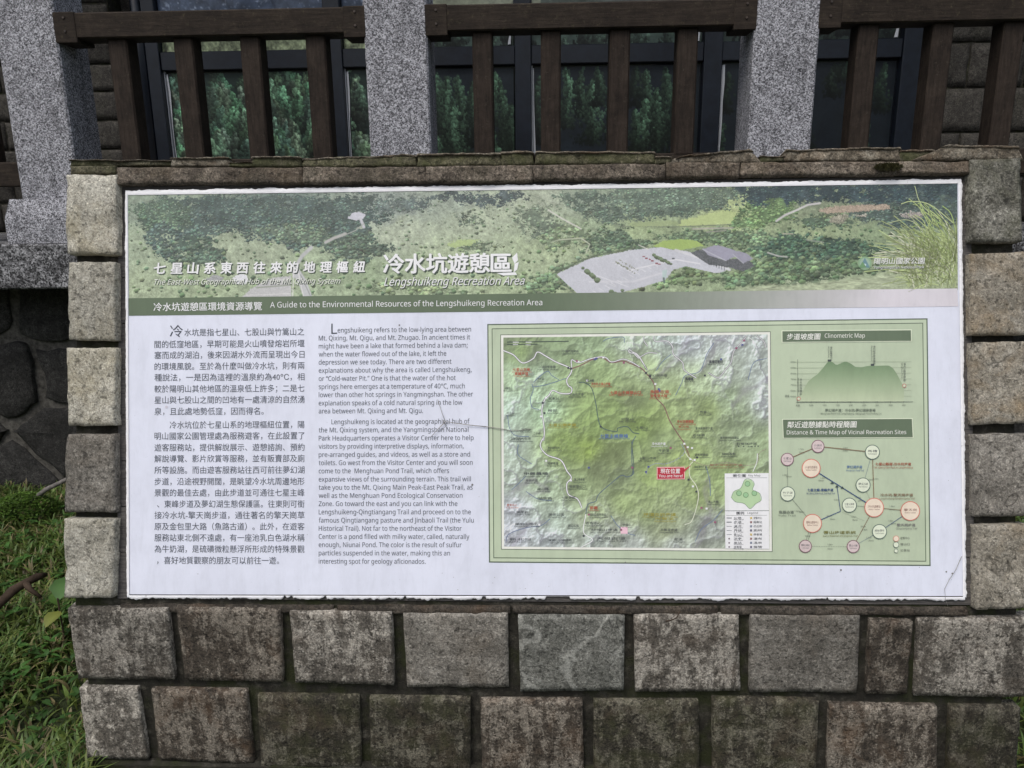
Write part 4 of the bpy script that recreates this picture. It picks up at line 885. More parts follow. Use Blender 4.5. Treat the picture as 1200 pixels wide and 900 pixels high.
for i, t_ in enumerate(('公路','步道','溪流','界線','登山口','涼亭','車站','停車場')):
    y = 607+i*4.85; pr.text(t_, 860, 869, y, 3.0, K, 0.02, rise=0, res=1); pr.text('Road Trail River Line Gate Shelter Station Parking'.split()[i], 860, 871, y+2, 1.8, K, 0.0, rise=0, res=1)
    pr.line([(851.5, y), (857.5, y)], 0.8 if i < 2 else 0.4, (84, 88, 100)) if i < 5 else pr.disc(854.5, y, 1.0, (120, 110, 120), n=8)
    pr.text(('遊客中心','服務站','派出所','廁所','停車場','瀑布','溫泉','露營')[i], 883, 893, y, 3.0, K, 0.02, rise=0, res=1); pr.rect(879, y-1.2, 881.4, y+1.2, ((200,180,120),(150,120,120),(120,130,150),(110,110,130))[i % 4])
pr.build()

# --- elevation chart
pr = Print('elevation_chart', LW-1)
bar = (98, 114, 94)
pr.poly([(915.8, 387.3), (1068.4, 386), (1068.6, 400.2), (916, 401.5)], (214, 224, 204)); pr.w += 0.0003; pr.poly([(916.8, 388.2), (1067.5, 387), (1067.7, 399.3), (917, 400.6)], bar); pr.w += 0.0003
pr.text('步道坡度圖', 922, 961.5, 394.5, 8.0, (232, 238, 226), 0.014, 0.1, rise=-0.008); pr.text('Clinometric Map', 966.5, 1013.5, 393.8, 7.2, (228, 236, 224), 0.004, rise=-0.008)
for i in range(7): pr.line([(930, 424.3+i*6.75), (1068, 423.7+i*6.75)], 0.3, (150, 164, 142)); pr.text(str(900-i*50)+'m', 926.5, 932.5, 424.3+i*6.75, 2.4, (110, 120, 110), 0.01, rise=0, res=1)
pr.line([(934.7, 421), (935, 472.5)], 0.5, (110, 120, 110)); pr.line([(933, 471.2), (1070, 470.8)], 0.6, (110, 120, 110))
prof_ = z6((900, 370), 6, [(210,605),(240,540),(280,465),(320,430),(345,415),(385,370),(420,325),(440,318),(460,330),(480,348),(510,335),(545,320),(580,335),(615,360),(660,362),(700,353),(850,350),(880,370),(910,415),(940,475),(955,490)])
xs = np.linspace(prof_[0][0], prof_[-1][0], 60); ys = np.interp(xs, [p[0] for p in prof_], [p[1] for p in prof_]); pr.w += 0.0003
for i in range(59):
    n0 = 9
    for k in range(n0):
        def yy(i, k): y_ = 423+(470.6-423)*k/n0; return max(y_, ys[i])
        a, b, c, d = (xs[i], yy(i, k)), (xs[i+1], yy(i+1, k)), (xs[i+1], yy(i+1, k+1)), (xs[i], yy(i, k+1))
        if c[1]-b[1] < 0.02 and d[1]-a[1] < 0.02: continue
        if d[1]-a[1] < 0.02: pr.poly([b, c, a], (0, 0, 0))
        elif c[1]-b[1] < 0.02: pr.poly([a, b, d], (0, 0, 0))
        else: pr.poly([a, b, c, d], (0, 0, 0))
        for q_ in range(len(pr.F[-1])):
            vi = pr.F[-1][q_]; # vertical ink gradient of the printed chart
            pv = np.array(pr.V[vi]); idx = vi
        pts_ = [a, b, c, d] if len(pr.F[-1]) == 4 else ([b, c, a] if d[1]-a[1] < 0.02 else [a, b, d])
        for q_, p_ in enumerate(pts_):
            f = min(1, max(0, (p_[1]-423)/47)); col_ = (112*(1-f)+186*f, 138*(1-f)+200*f, 106*(1-f)+172*f); pr.C[len(pr.C)-len(pts_)+q_] = pc(*col_)
pr.w += 0.0003
for i in range(9): pr.line([(935+i*15.5, 470), (935+i*15.5, 472.4)], 0.4, (110, 120, 110)); pr.text(('起點', '500', '1000', '1500', '2K', '2500', '3K', '3500', '4K')[i], 933+i*15.5, 937.5+i*15.5, 475, 2.8, (110, 120, 110), 0.01, rise=0, res=1)
pr.text('夢幻湖步道：冷水坑-夢幻湖停車場', 967, 1026, 480.7, 3.8, (96, 108, 98), 0.016, rise=0, res=1); pr.text('Menghuan Pond Trail: Lengshuikeng - Menghuan Pond Parking Lot', 962, 1033, 484.8, 2.9, (96, 108, 98), 0.006, rise=0, res=1)
for x, y, t_, h_ in ((974, 406, '夢幻湖觀景平台', 17), (1024.5, 405, '夢幻湖生態保護區', 22), (1060, 425, '夢幻湖停車場', 22), (938.5, 443, '冷水坑遊客站', 20)): pr.text(t_, x, x+h_, y, 3.0, (90, 98, 94), 0.02, vert_=True, res=1); pr.text('Menghuan Pond', x-3, x+h_-7, y, 2.2, (90, 98, 94), 0.006, vert_=True, res=1)
pr.text('高度', 920, 925, 464, 3.2, (90, 98, 94), 0.016, rise=0)
for x, y in ((936, 467.2), (1059.7, 452)): pr.disc(x, y, 2.0, (200, 214, 190), (190, 110, 110), 0.7, 14)
for x, y in ((972, 422.5), (1022.5, 427.5)): pr.rect(x-2, y-1.2, x+2, y+1.2, (70, 78, 80))
pr.build()

# --- distance diagram
pr = Print('distance_diagram', LW-1)
pr.poly([(916.6, 491), (1069.4, 490), (1070.6, 513), (917.6, 513.8)], (214, 224, 204)); pr.w += 0.0003; pr.poly([(917.5, 491.8), (1068.6, 490.9), (1069.6, 512.2), (918.4, 513)], bar); pr.w += 0.0003
pr.text('鄰近遊憩據點時程簡圖', 922.5, 1004, 497.6, 8.2, (232, 238, 226), 0.014, 0.1, rise=-0.006); pr.text('Distance & Time Map of Vicinal Recreation Sites', 922, 1062, 507.0, 6.8, (232, 238, 226), 0.004, rise=-0.003)
k5 = 5.295
def n5(x, y): return (900+x/k5, 500+y/k5)
nodes = {'A':(310,122,38),'B':(120,203,38),'C':(268,258,56),'D':(648,158,44),'E':(590,362,44),'F':(122,417,44),'G':(505,487,44),'H':(659,502,58),'I':(883,523,58),'J':(276,600,56),'K':(692,651,44),'L':(232,742,38),'M':(529,744,38)}
brn, blu, gry = (128, 104, 84), (66, 88, 130), (132, 142, 130)
def ln(a, b, w_, c, d=None):
    P_ = [n5(*nodes[q_][:2]) if isinstance(q_, str) else n5(*q_) for q_ in (a, b)]; pr.line(P_, w_, c, d)
for a in (('A','B',0.9,brn),('A','D',0.9,brn),('D','H',0.9,brn),('B','F',0.5,gry),('F','J',0.5,gry),('M','H',0.6,brn),('M','K',0.6,blu,1.4),('K','I',0.6,blu),('I','H',0.6,brn),('H','C',1.1,blu),('J',(450,525),0.9,blu),((450,525),(428,368),0.8,blu),('D','E',0.5,blu,1.4),('E','H',0.5,gry,1.4),('G','H',0.5,gry),('L','M',0.5,gry,2.0)): ln(*a)
ln((250,700),(268,650),0.5,gry); ln((236,705),(256,650),0.5,gry); ln((460,530),(600,585),0.4,gry,1.5)
for a in ((205,140,'1.7km'),(480,132,'2.4km'),(210,160,'30min'),(480,150,'50min'),(670,325,'2.1km'),(640,330,'70min'),(340,320,'1.6km'),(330,335,'60min'),(560,440,'0.4km'),(575,460,'20min'),(770,495,'1.8km'),(770,515,'50min'),(380,555,'2km'),(400,575,'50min'),(530,560,'1.2km'),(540,580,'30min'),(385,732,'1.6km'),(385,758,'40min'),(600,640,'0.9km'),(590,620,'30min'),(625,690,'1.1km'),(640,708,'25min'),(760,585,'1.3km'),(780,602,'30min'),(180,525,'1.5km'),(210,530,'40min'),(105,300,'2.2km'),(130,310,'60min'),(245,680,'1km'),(425,455,'0.8km')):
    x, y = n5(a[0], a[1]); pr.text(a[2], x-3, x+3, y, 2.5, (104, 112, 104), 0.006, rise=0, res=1)
pr.w += 0.0006
fill = {'A':((206,192,194),(124,92,106)),'C':((238,214,198),(204,116,106)),'D':((216,226,208),(92,112,106))}
nm = {'A':'小油坑','B':'七星山','C':'小油坑遊客站','D':'馬槽','E':'夢幻湖','F':'竹子湖','G':'七星山東峰','H':'冷水坑遊客站','I':'擎天崗','J':'陽明山遊客中心','K':'絹絲瀑布','L':'陽明山車站','M':'菁山小鎮'}
for k_, (x, y, r) in nodes.items():
    ty = 'A' if k_ in 'ABLM' else ('C' if k_ in 'CHIJ' else 'D'); x, y = n5(x, y); r = r/k5; pr.disc(x, y, r, fill[ty][0], fill[ty][1], 0.9)
    pr.w += 0.0004; c = (120, 74, 70) if ty == 'C' else (76, 80, 90)
    wd = r*1.35; pr.text(nm[k_], x-wd/2, x+wd/2, y-1.2, 3.4 if ty == 'C' else 3.0, c, 0.03, rise=0, res=1); pr.text('Visitor Center' if ty == 'C' else 'Trail Entrance', x-wd*0.45, x+wd*0.45, y+2.2, 2.3, c, 0.008, rise=0, res=1); pr.w -= 0.0004
for t_, e_, x0, x1, y, c in (('七星山鞍部-冷水坑步道','Mt. Qixing East Peak to Lengshuikeng',667,888,232,(158,84,64)),('七星主峰-東峰步道','Mt. Qixing Main Peak, East Peak Trail',245,405,393,(54,76,124)),('夢幻湖步道','Menghuan Pond Trail',490,585,250,(96,124,160)),('冷水坑-擎天崗步道','Lengshuikeng-Qingtiangang Trail',698,900,424,(130,110,90)),('菁山步道系統','Juansi Waterfall and Jingshan Trail',345,545,656,(120,120,70)),('擎天崗步道','Qingtiangang Trail',800,915,610,(120,122,120)),('魚路古道','Yulu Trail',68,160,530,(110,120,110))):
    (a, yy_), (b, _) = n5(x0, y), n5(x1, y); pr.text(t_, a, b, yy_, 3.7, c, 0.028, rise=0, res=1); pr.text(e_, a-1, b+2, yy_+4.2, 2.9, c, 0.01, rise=0, res=1)
for y, ty, t_ in ((695,'C','遊客中心'),(733,'D','登山口'),(771,'D','公車站')):
    x_, y_ = n5(795, y); pr.disc(x_, y_, 3.2 if y < 760 else 2.2, fill[ty][0], fill[ty][1], 0.5, 16); pr.text(t_, x_+5, x_+16, y_-0.7, 3.2, (96,100,96), 0.02, rise=0, res=1)
for x, y in ((398,348),(462,378),(428,370)): x_, y_ = n5(x, y); pr.poly([(x_-2.2, y_+1.3), (x_, y_-1.6), (x_+2.2, y_+1.3)], (70, 84, 84))
pr.build()
# specks and scratches on the sheet
pr = Print('dirt_specks', 3); rg = random.Random(21)
for x, y, r in ((985.5,668,1.2),(1173/3+800,670,1),(1116,672,1),(733,659,0.8),(553.5,568,1.2),(468,381,1),(195,477,1.8)): pr.disc(x if x < 1135 else 1109, y, r, (120, 120, 122) if r < 1.5 else (196, 196, 210), n=8)
for i in range(60): pr.disc(rg.uniform(155, 1122), rg.choice([rg.uniform(664, 695), rg.uniform(380, 690)]), rg.uniform(0.25, 0.55), (150, 150, 155), n=6)
pr.build('stuff')
bpy.data.objects.remove(_fo)

# ragged white sealant round the sheet
def sealant(edge, n, amp, gap, seed, off_in, off_out):
    (xa, ya), (xb, yb) = edge; rg = random.Random(seed); ln_ = math.hypot(xb-xa, yb-ya); dx, dy = (xb-xa)/ln_, (yb-ya)/ln_; nx_, ny_ = dy, -dx
    V, F = [], []; prev = False
    for i in range(n+1):
        t = i/n; x = xa+(xb-xa)*t; y = ya+(yb-ya)*t
        o1 = off_out+amp*(noise.noise(Vector((t*ln_*0.05, seed, 0)))+0.7*noise.noise(Vector((t*ln_*0.22, seed, 3)))+0.35*noise.noise(Vector((t*ln_*0.7, seed, 5))))
        present = noise.noise(Vector((t*ln_*0.022, seed, 9)))+0.4*noise.noise(Vector((t*ln_*0.15, seed, 1))) > gap
        o1 = max(o1, off_in+0.3)
        prof = [(off_in, 0.0018), (off_in*0.7+o1*0.3, 0.0024+0.0007*noise.noise(Vector((t*ln_*0.3, 1, seed)))), (off_in*0.03+o1*0.97, 0.0021), (o1, -0.006)]
        if not present: prof = [(off_in, 0.0006), (off_in+0.2, 0.0006), (off_in+0.3, 0.0), (off_in+0.4, -0.006)]
        for o_, w_ in prof:
            a, b = LEAN.at(x+nx_*o_, y+ny_*o_, w_); V.append(LEAN.P(a, b, w_))
        if i:
            k = 4*(i-1)
            for j in range(3): F.append([k+j, k+4+j, k+5+j, k+1+j])
    return mesh_obj('sealant_strip', V, F, M['sealant'], panel, None, True)
sealant([(147, 227.0), (640, 220.3)], 300, 1.5, -2, 31, -1.6, 4.0)
sealant([(640, 220.3), (1126, 213.2)], 300, 1.5, -2, 35, -1.6, 3.6)
sealant([(1124.5, 210.5), (1130.0, 700)], 300, 1.5, -2, 32, -1.6, 2.6)
sealant([(1131, 699.8), (149, 697.8)], 620, 2.8, -0.30, 33, -0.2, 3.4)
sealant([(150.5, 698), (148.5, 225)], 220, 0.8, -2, 34, -1.0, 2.0)

# dead twigs on the panel
def px_tube(name, pts, r, label, cat, w_=0.004, mat='dry_twig', parts=None):
    mb = MB(); 
    for P_ in pts:
        Q_ = [Vector(LEAN.P(*LEAN.at(x, y, w_+dw), w_+dw)) for x, y, dw in P_]
        mb.tube(Q_, [r*(1-0.5*i/len(Q_)) for i in range(len(Q_))], 5)
    o = mb.build(name, M[mat], None, None, True); tag(o, label, cat); return o
px_tube('dry_vine', [[(570,500,0),(550,498,0.002),(535,496,0.003),(522,494,0.002),(518,484,0.004),(513,468,0.006)], [(570,500,0),(585,502,0.002),(600,505,0.001),(622,503,0)], [(522,494,0.002),(514,502,0.003),(505,512,0.001)], [(519,492,0.002),(523,499,0.004),(518,504,0.002)]], 0.0011, 'pale dry vine twig stuck on the panel between English text and map', 'twig')
px_tube('dry_tendril', [[(1127,652,0),(1120,668,0.003),(1112,680,0.002),(1107,690,0.004),(1108,702,0.004),(1111,711,0.001)]], 0.0008, 'thin curved dry tendril over the lower right corner of the panel', 'tendril')
px_tube('fallen_twig', [[(780,728,0.03),(786,727,0.032),(793,724,0.034),(797,716,0.03)]], 0.0022, 'short brown twig caught on the ledge above the second row of stones', 'twig', 0.0, 'bark')

# ------------------------------------------------------------------ TERRACE with granite posts and brown railing
YT = 3.50                                             # front of the slab
YP = 3.56                                             # front of posts
zs0 = xz(30, 339, YT)[1]; zs1 = xz(30, 286, YT)[1]; zpl = xz(50, 233, YP-0.04)[1]
terrace = empty('terrace_wall', (0, 3.9, 0), 'dark fieldstone terrace wall under a projecting grey granite slab behind the sign', 'wall')
mb = MB(); mb.box(-6.5, 6.5, YT+0.34, 6.4, -0.2, zs0-0.001); mb.build('core', M['pointing'], terrace)
xj = [-6.6, -4.6, -2.75, -1.2, 0.45, 2.1, 3.75, 6.6]
for a, b in zip(xj, xj[1:]):
    mb = MB(); mb.box(a+0.004, b-0.004, YT, YT+1.2, zs0, zs1, 0.008); mb.build('slab', M['granite_slab'], terrace)
mb = MB(); mb.box(-6.6, 6.6, YT+1.2, 6.5, zs0, zs1-0.01); mb.build('terrace_floor', M['paving'], terrace)
# irregular stones of the retaining wall
def clip(poly, p, nrm):
    out = []
    for i in range(len(poly)):
        a, b = poly[i], poly[(i+1) % len(poly)]; da = (a[0]-p[0])*nrm[0]+(a[1]-p[1])*nrm[1]; db = (b[0]-p[0])*nrm[0]+(b[1]-p[1])*nrm[1]
        if da <= 0: out.append(a)
        if (da < 0 < db) or (db < 0 < da): t = da/(da-db); out.append((a[0]+(b[0]-a[0])*t, a[1]+(b[1]-a[1])*t))
    return out
rg = random.Random(12); sites = []
for j in range(4):
    for i in range(36): sites.append((-6.4+(i+0.5*(j % 2))*0.36+rg.uniform(-0.16, 0.16), 0.02+j*0.31+rg.uniform(-0.13, 0.13)))
YR = YT+0.34
for k_, (sx_, sz_) in enumerate(sites):
    poly = [(sx_-0.6, -0.1), (sx_+0.6, -0.1), (sx_+0.6, zs0-0.02), (sx_-0.6, zs0-0.02)]
    for (tx, tz) in sites:
        d = math.hypot(tx-sx_, tz-sz_)
        if d < 1e-6 or d > 1.2: continue
        poly = clip(poly, ((sx_+tx)/2-(tx-sx_)/d*0.021, (sz_+tz)/2-(tz-sz_)/d*0.021), ((tx-sx_)/d, (tz-sz_)/d))
        if len(poly) < 3: break
    if len(poly) < 3: continue
    # wavy outline, bulging face
    ring = []
    for i in range(len(poly)):
        a, b = poly[i], poly[(i+1) % len(poly)]
        for q_ in range(4):
            t = q_/4; x = a[0]+(b[0]-a[0])*t; z = a[1]+(b[1]-a[1])*t; cx = x+(sx_-x)*0.05*(q_ == 0); cz = z+(sz_-z)*0.05*(q_ == 0)
            ring.append((cx+0.026*noise.noise(Vector((x*14, z*14, k_))), cz+0.026*noise.noise(Vector((x*14, z*14, k_+50)))))
    n = len(ring); V, F = [], []; th = rg.uniform(0.008, 0.03)
    for sc_, dp in ((1.0, -0.02), (1.0, 0.6), (0.94, 0.9), (0.55, 1.0)):
        for x, z in ring:
            px_, pz_ = sx_+(x-sx_)*sc_, sz_+(z-sz_)*sc_
            V.append((px_, YR-th*dp-(0.014*noise.noise(Vector((px_*7, pz_*7, k_))) if dp > 0 else 0), pz_))
    V.append((sx_, YR-th*1.0, sz_))
    for l_ in range(3):
        for i in range(n): F.append([l_*n+i, l_*n+(i+1) % n, (l_+1)*n+(i+1) % n, (l_+1)*n+i])
    for i in range(n): F.append([3*n+i, 3*n+(i+1) % n, 4*n])
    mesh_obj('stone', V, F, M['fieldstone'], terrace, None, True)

railing = empty('railing', (0, YP+0.1, zs1), 'brown wooden balustrade with square speckled granite posts above the sign', 'railing')
# post positions from the photograph: front face left/right edges near y=180
pw = xz(505.5, 180, YP)[0]-xz(434, 180, YP)[0]
pxs = [xz(17, 180, YP)[0], xz(434, 180, YP)[0], xz(875.5, 180, YP)[0]]
sp = (pxs[2]-pxs[0])/2; pxs = [pxs[0]-sp]+pxs+[pxs[2]+sp]
POST_D = 0.24
def uvbox(x0, x1, y0, y1, z0, z1, bev=0.006): return MB().box(x0, x1, y0, y1, z0, z1, bev)
for x in pxs:
    p = uvbox(x, x+pw, YP, YP+POST_D, zs1, 3.15, 0.008).build('granite_post', M['granite'], railing)
    mb = MB(); a = 0.06; b = 0.035; z0, z1 = zs1+0.002, zpl
    V = [(x-a, YP-a*0.9, z0), (x+pw+a, YP-a*0.9, z0), (x+pw+a, YP+POST_D+a, z0), (x-a, YP+POST_D+a, z0)]
    V += [(x-a, YP-a*0.9, z0+(z1-z0)*0.55), (x+pw+a, YP-a*0.9, z0+(z1-z0)*0.55), (x+pw+a, YP+POST_D+a, z0+(z1-z0)*0.55), (x-a, YP+POST_D+a, z0+(z1-z0)*0.55)]
    V += [(x-b, YP-b, z1), (x+pw+b, YP-b, z1), (x+pw+b, YP+POST_D+b, z1), (x-b, YP+POST_D+b, z1)]
    F = [[0,3,2,1],[8,9,10,11]]+[[r_*4+i, r_*4+(i+1) % 4, (r_+1)*4+(i+1) % 4, (r_+1)*4+i] for r_ in (0, 1) for i in range(4)]
    mesh_obj('plinth', V, F, M['granite'], p)
zh0 = xz(240, 42, YP)[1]; zh1 = xz(240, 11, YP)[1]
zl0 = xz(8, 219, YP+0.03)[1]; zl1 = xz(8, 190, YP+0.03)[1]
bal_px = [None, [(154,185),(228.5,185),(304,185),(378.5,185)], [(567.5,180),(645.5,180),(724,180),(801,180)], [(1005.5,175),(1090,175),(1170,175)]]
bw = xz(578.5, 180, YP)[0]-xz(555.5, 180, YP)[0]
first = None
zb0 = zl1-0.01
for bay in range(4):
    xa, xb = pxs[bay]+pw, pxs[bay+1]
    uvbox(xa+0.002, xb-0.002, YP+0.004, YP+0.135, zh0, zh1, 0.006).build('handrail', M['brown_rail'], railing)
    uvbox(xa+0.002, xb-0.002, YP+0.03, YP+0.12, zl0, zl1, 0.006).build('lower_rail', M['brown_rail'], railing)
    for s_ in (0, 1):
        x0 = xa-0.012 if s_ == 0 else xb-0.088
        pl = uvbox(x0, x0+0.1, YP+0.0005, YP+0.140, zh0-0.018, zh1+0.0025, 0.003).build('rail_socket', M['brown_rail'], railing)
        for dz in (0.03, 0.085):
            mb = MB(); mb.tube([(x0+0.052, YP+0.004, zh0+dz), (x0+0.052, YP-0.004, zh0+dz)], 0.005, 8); mb.build('bolt', M['bolt_steel'], pl)
    # balusters
    if bal_px[bay]: cx = [xz(x, y, YP+0.03)[0] for x, y in bal_px[bay]]
    else: cx = []
    if bay == 0: cx = [xb-0.17-0.3*i for i in range(4)]
    if bay == 3: cx = cx+[cx[-1]+(cx[-1]-cx[-2])]
    for x in cx:
        if first is None:
            first = uvbox(x-bw/2, x+bw/2, YP+0.028, YP+0.028+0.10, zb0, zh0+0.01, 0.007).build('baluster', M['brown_wood'], railing, (x, YP+0.078, zb0)); fx = x
        else:
            c = first.copy(); COL.objects.link(c); c.parent = railing; c.location = first.location+Vector((x-fx, 0, 0))

# ------------------------------------------------------------------ BUILDING behind the railing
YB = 5.15
bld = empty('visitor_building', (0, YB+0.3, zs1), 'dark stone visitor building with navy framed windows covered with forest picture film', 'building')
zt = 3.55
gx0 = xz(192, 120, YB)[0]; gx1 = xz(1065, 120, YB)[0]
# walls left and right of the glazing
for a, b in ((-6.5, xz(150, 120, YB)[0]), (gx1+0.10, 6.5)):
    MB().box(a, b, YB-0.10, YB+0.5, zs1, zt).build('wall_backing', M['mortar'], bld)
    z = zs1+0.006; r_ = 0; rg = random.Random(77)
    FB = vert(YB-0.10)
    while z < zt-0.03:
        h = (0.155 if a < 0 else 0.25)+rg.uniform(-0.01, 0.01); x = (b if a < 0 else a); sg = -1 if a < 0 else 1; x += sg*0.006
        lim = 1.6 if a < 0 else 1.5; x_start = x
        ln_ = 0.17 if r_ % 2 else 0.30
        while abs(x-x_start) < lim:
            x2 = x+sg*ln_; q_ = [(min(x, x2), z+h), (max(x, x2), z+h), (max(x, x2), z), (min(x, x2), z)]
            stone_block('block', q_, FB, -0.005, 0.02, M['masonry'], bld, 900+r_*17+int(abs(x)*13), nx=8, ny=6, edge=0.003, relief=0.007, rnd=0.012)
            x = x2+sg*0.014; ln_ = rg.uniform(0.24, 0.34)
        z += h+0.014; r_ += 1
# recess return (dark) and room box behind
MB().box(xz(150,120,YB)[0], gx0-0.02, YB+0.06, YB+0.3, zs1, zt).build('return_wall', M['masonry'], bld)
MB().box(-6.5, 6.5, YB+2.2, YB+2.3, zs1, zt).build('room_wall', M['dark_room'], bld)
mb = MB(); mb.box(-6.5, 6.5, YB-0.75, YB+2.4, zt, zt+0.2); mb.build('shade_eave', M['dark_room'], bld)  # out-of-view overhang, added to darken the wall and window frames
# pipe beside the window
mb = MB(); mb.tube([(xz(175,120,YB)[0], YB-0.03, zs1), (xz(175,120,YB)[0], YB-0.03, zt)], 0.035, 12); mb.build('downpipe', M['navy_metal'], bld, None, True)
# the printed forest film on the panes, painted once across the whole glazing and cut to each pane
zr0 = xz(620, 76, YB)[1]; zr1 = xz(620, 54, YB)[1]
fx0, fsc = xz(190, 120, YB)[0], (xz(1060, 120, YB)[0]-xz(190, 120, YB)[0])/870     # film x in photo-like units: 190 + (X-fx0)/fsc
fzr, fzs = xz(620, 120, YB)[1], (xz(620, 60, YB)[1]-xz(620, 180, YB)[1])/120
def film_picture():
    H, W = 520, 1320
    y = np.linspace(-150, 205, H)[:, None]; x = np.linspace(185, 1075, W)[None, :]; X = x+0*y; Y = y+0*x
    n1 = fb(H, W, 22, 60, 5, 0.65); n2 = fb(H, W, 120, 320, 2)
    t = np.clip((X-420)/120, 0, 1); t2 = np.clip((X-640)/350, 0, 1)
    img = np.array([26, 44, 38])*(1-t[..., None])+np.array([22, 30, 38])*t[..., None]; img = img*(1-0.15*t2[..., None])
    img = img*(0.8+0.5*n1[..., None])
    def tree(tx, ty, h, w_, c, br):
        n = int(h*w_*0.34)+40
        for k in range(n):
            v = RNG.random()**0.8; u = RNG.normal()*0.42*(0.10+0.95*v**0.75)
            px = tx+u*w_+2.0*math.sin(v*7+tx); py = ty+v*h
            r = 0.7+1.1*RNG.random(); i = int((px-185)/890*W); j = int((py+150)/355*H); rx = r*W/890; ry = r*1.5*H/355
            x0, x1, y0, y1 = max(0, int(i-rx)), min(W, int(i+rx)+1), max(0, int(j-ry)), min(H, int(j+ry)+1)
            if x1-x0 < 2 or y1-y0 < 2: continue
            yy, xx = np.mgrid[y0:y1, x0:x1]; d = ((xx-i)/rx)**2+((yy-j)/ry)**2; m = d < 1
            lit = br*(0.5+0.75*RNG.random())*(1.12-0.85*v**1.6)*(1.2 if u > 0 else 0.75)
            sh_ = (1.12-0.55*(yy-j)/ry*0.7)*lit
            blk = img[y0:y1, x0:x1]; blk[m] = blk[m]*0.25+0.75*(np.array(c)*sh_[..., None])[m]
    # dense wood in the left window
    pts = sorted([(RNG.uniform(185, 430), RNG.uniform(66, 175)) for _ in range(150)], key=lambda p: p[1])
    for tx, ty in pts: tree(tx, ty, RNG.uniform(28, 60), RNG.uniform(12, 22), (72+RNG.uniform(-10, 14), 104+RNG.uniform(-8, 14), 80), RNG.uniform(0.6, 1.15))
    for tx, ty, h, w_, b in ((519,84,62,22,.9),(530,88,72,22,.95),(545,87,80,22,.9),(561,92,70,18,.8),(585,84,55,20,1.1),(595,95,80,18,.8),(515,156,50,22,.9),(536,117,70,24,1),(581,150,50,24,1.05),(606,120,70,16,.7),(637,90,70,16,.7),(655,128,60,14,.8),(671,80,62,17,1.1),(687,81,50,13,.8),(700,95,66,24,1.05),(708,80,40,14,.8),
                         (728,85,70,16,.6),(749,81,40,18,.5),(764,84,60,16,.85),(785,81,80,20,.8),(761,118,60,20,1.05),(752,130,45,14,.8),(776,105,70,16,.85),(800,90,90,18,.6),(848,138,60,18,.7),(855,90,40,14,.45),(975,81,34,14,.5),(987,72,26,16,.65),(951,140,40,12,.45),(1032,81,50,14,.7),(1020,150,50,10,.5)):
        tree(tx, ty, h*1.15, w_*0.95, (56, 88, 64), b*0.88)
    # upper lights
    m = Y < 62; up = np.array([62, 84, 74])*(0.55+0.9*n1[..., None]); lft = (X < 455)
    gr = np.array([128, 142, 100])*(0.15+1.5*fb(H, W, 60, 170, 3, 0.8)[..., None])
    img = np.where(m[..., None], np.where(lft[..., None], gr, up*(1-0.35*t2[..., None])), img)
    for k in range(70):
        tx = RNG.uniform(500, 1060); tree(tx, RNG.uniform(22, 46), 26, 10, (84, 118, 96), 0.55-0.2*(tx > 830))
    m = (Y < 24)&lft; mt = np.array([62, 78, 104])*(0.55+0.95*n1[..., None])+np.clip(n2-0.62, 0, 1)[..., None]*260; img = np.where(m[..., None], mt, img)
    m = (Y < 12)&~lft&(X < 640); img = np.where(m[..., None], np.array([166, 172, 136])*(0.7+0.5*n1[..., None]), img)
    img = np.where(((Y < 12)&(X >= 640))[..., None], np.array([110, 125, 110])*(0.5+0.6*n1[..., None]), img)
    return img
FILM = film_picture()
def film(xa, xb, za, zb, parent):
    nx_, nz_ = max(8, int((xb-xa)/fsc*1.15)), max(8, int((zb-za)/fzs*1.15))
    X = np.linspace(xa, xb, nx_)[None, :]; Z = np.linspace(zb, za, nz_)[:, None]
    Px = 190+(X-fx0)/fsc+0*Z; Py = 120-(Z-fzr)/fzs+0*X
    i = np.clip((Px-185)/890*(FILM.shape[1]-1), 0, FILM.shape[1]-1).astype(int); j = np.clip((Py+150)/355*(FILM.shape[0]-1), 0, FILM.shape[0]-1).astype(int)
    c = FILM[j, i]; g_ = c.mean(-1, keepdims=True); c = lin(np.clip(g_+(c-g_)*0.70, 0, 255))*1.25
    rp = 0.0012*np.sin(X*9+Z*3)
    V = np.stack([X+0*Z, YB+0.004+rp, Z+0*X], -1).reshape(-1, 3)
    g = np.arange(nx_*nz_).reshape(nz_, nx_); F = np.stack([g[:-1, :-1], g[1:, :-1], g[1:, 1:], g[:-1, 1:]], -1).reshape(-1, 4)
    o = mesh_obj('film', V, F, M['window_poster'], parent, None, True, np.minimum(c, 0.8).reshape(-1, 3))
def curl(pts, wds, parent, name='peeled_edge'):
    """torn white edge of the film curling off the pane; pts (x, z, out)"""
    V, F = [], []
    for (x, z, o_), w_ in zip(pts, wds):
        for t in (0, 0.5, 1.0): V.append((x+w_*t, YB-0.002-o_*math.sin(t*2.4), z))
    for i in range(len(pts)-1):
        for j in (0, 1): k = i*3+j; F.append([k, k+3, k+4, k+1])
    mesh_obj(name, V, F, M['pale_film'], parent, None, True)
mull = [(190, 7.5), (397, 9.5), (613.5, 9), (831, 10), (1057, 9)]
mx = [(xz(x, 130, YB)[0], hw/900*5.0) for x, hw in mull]
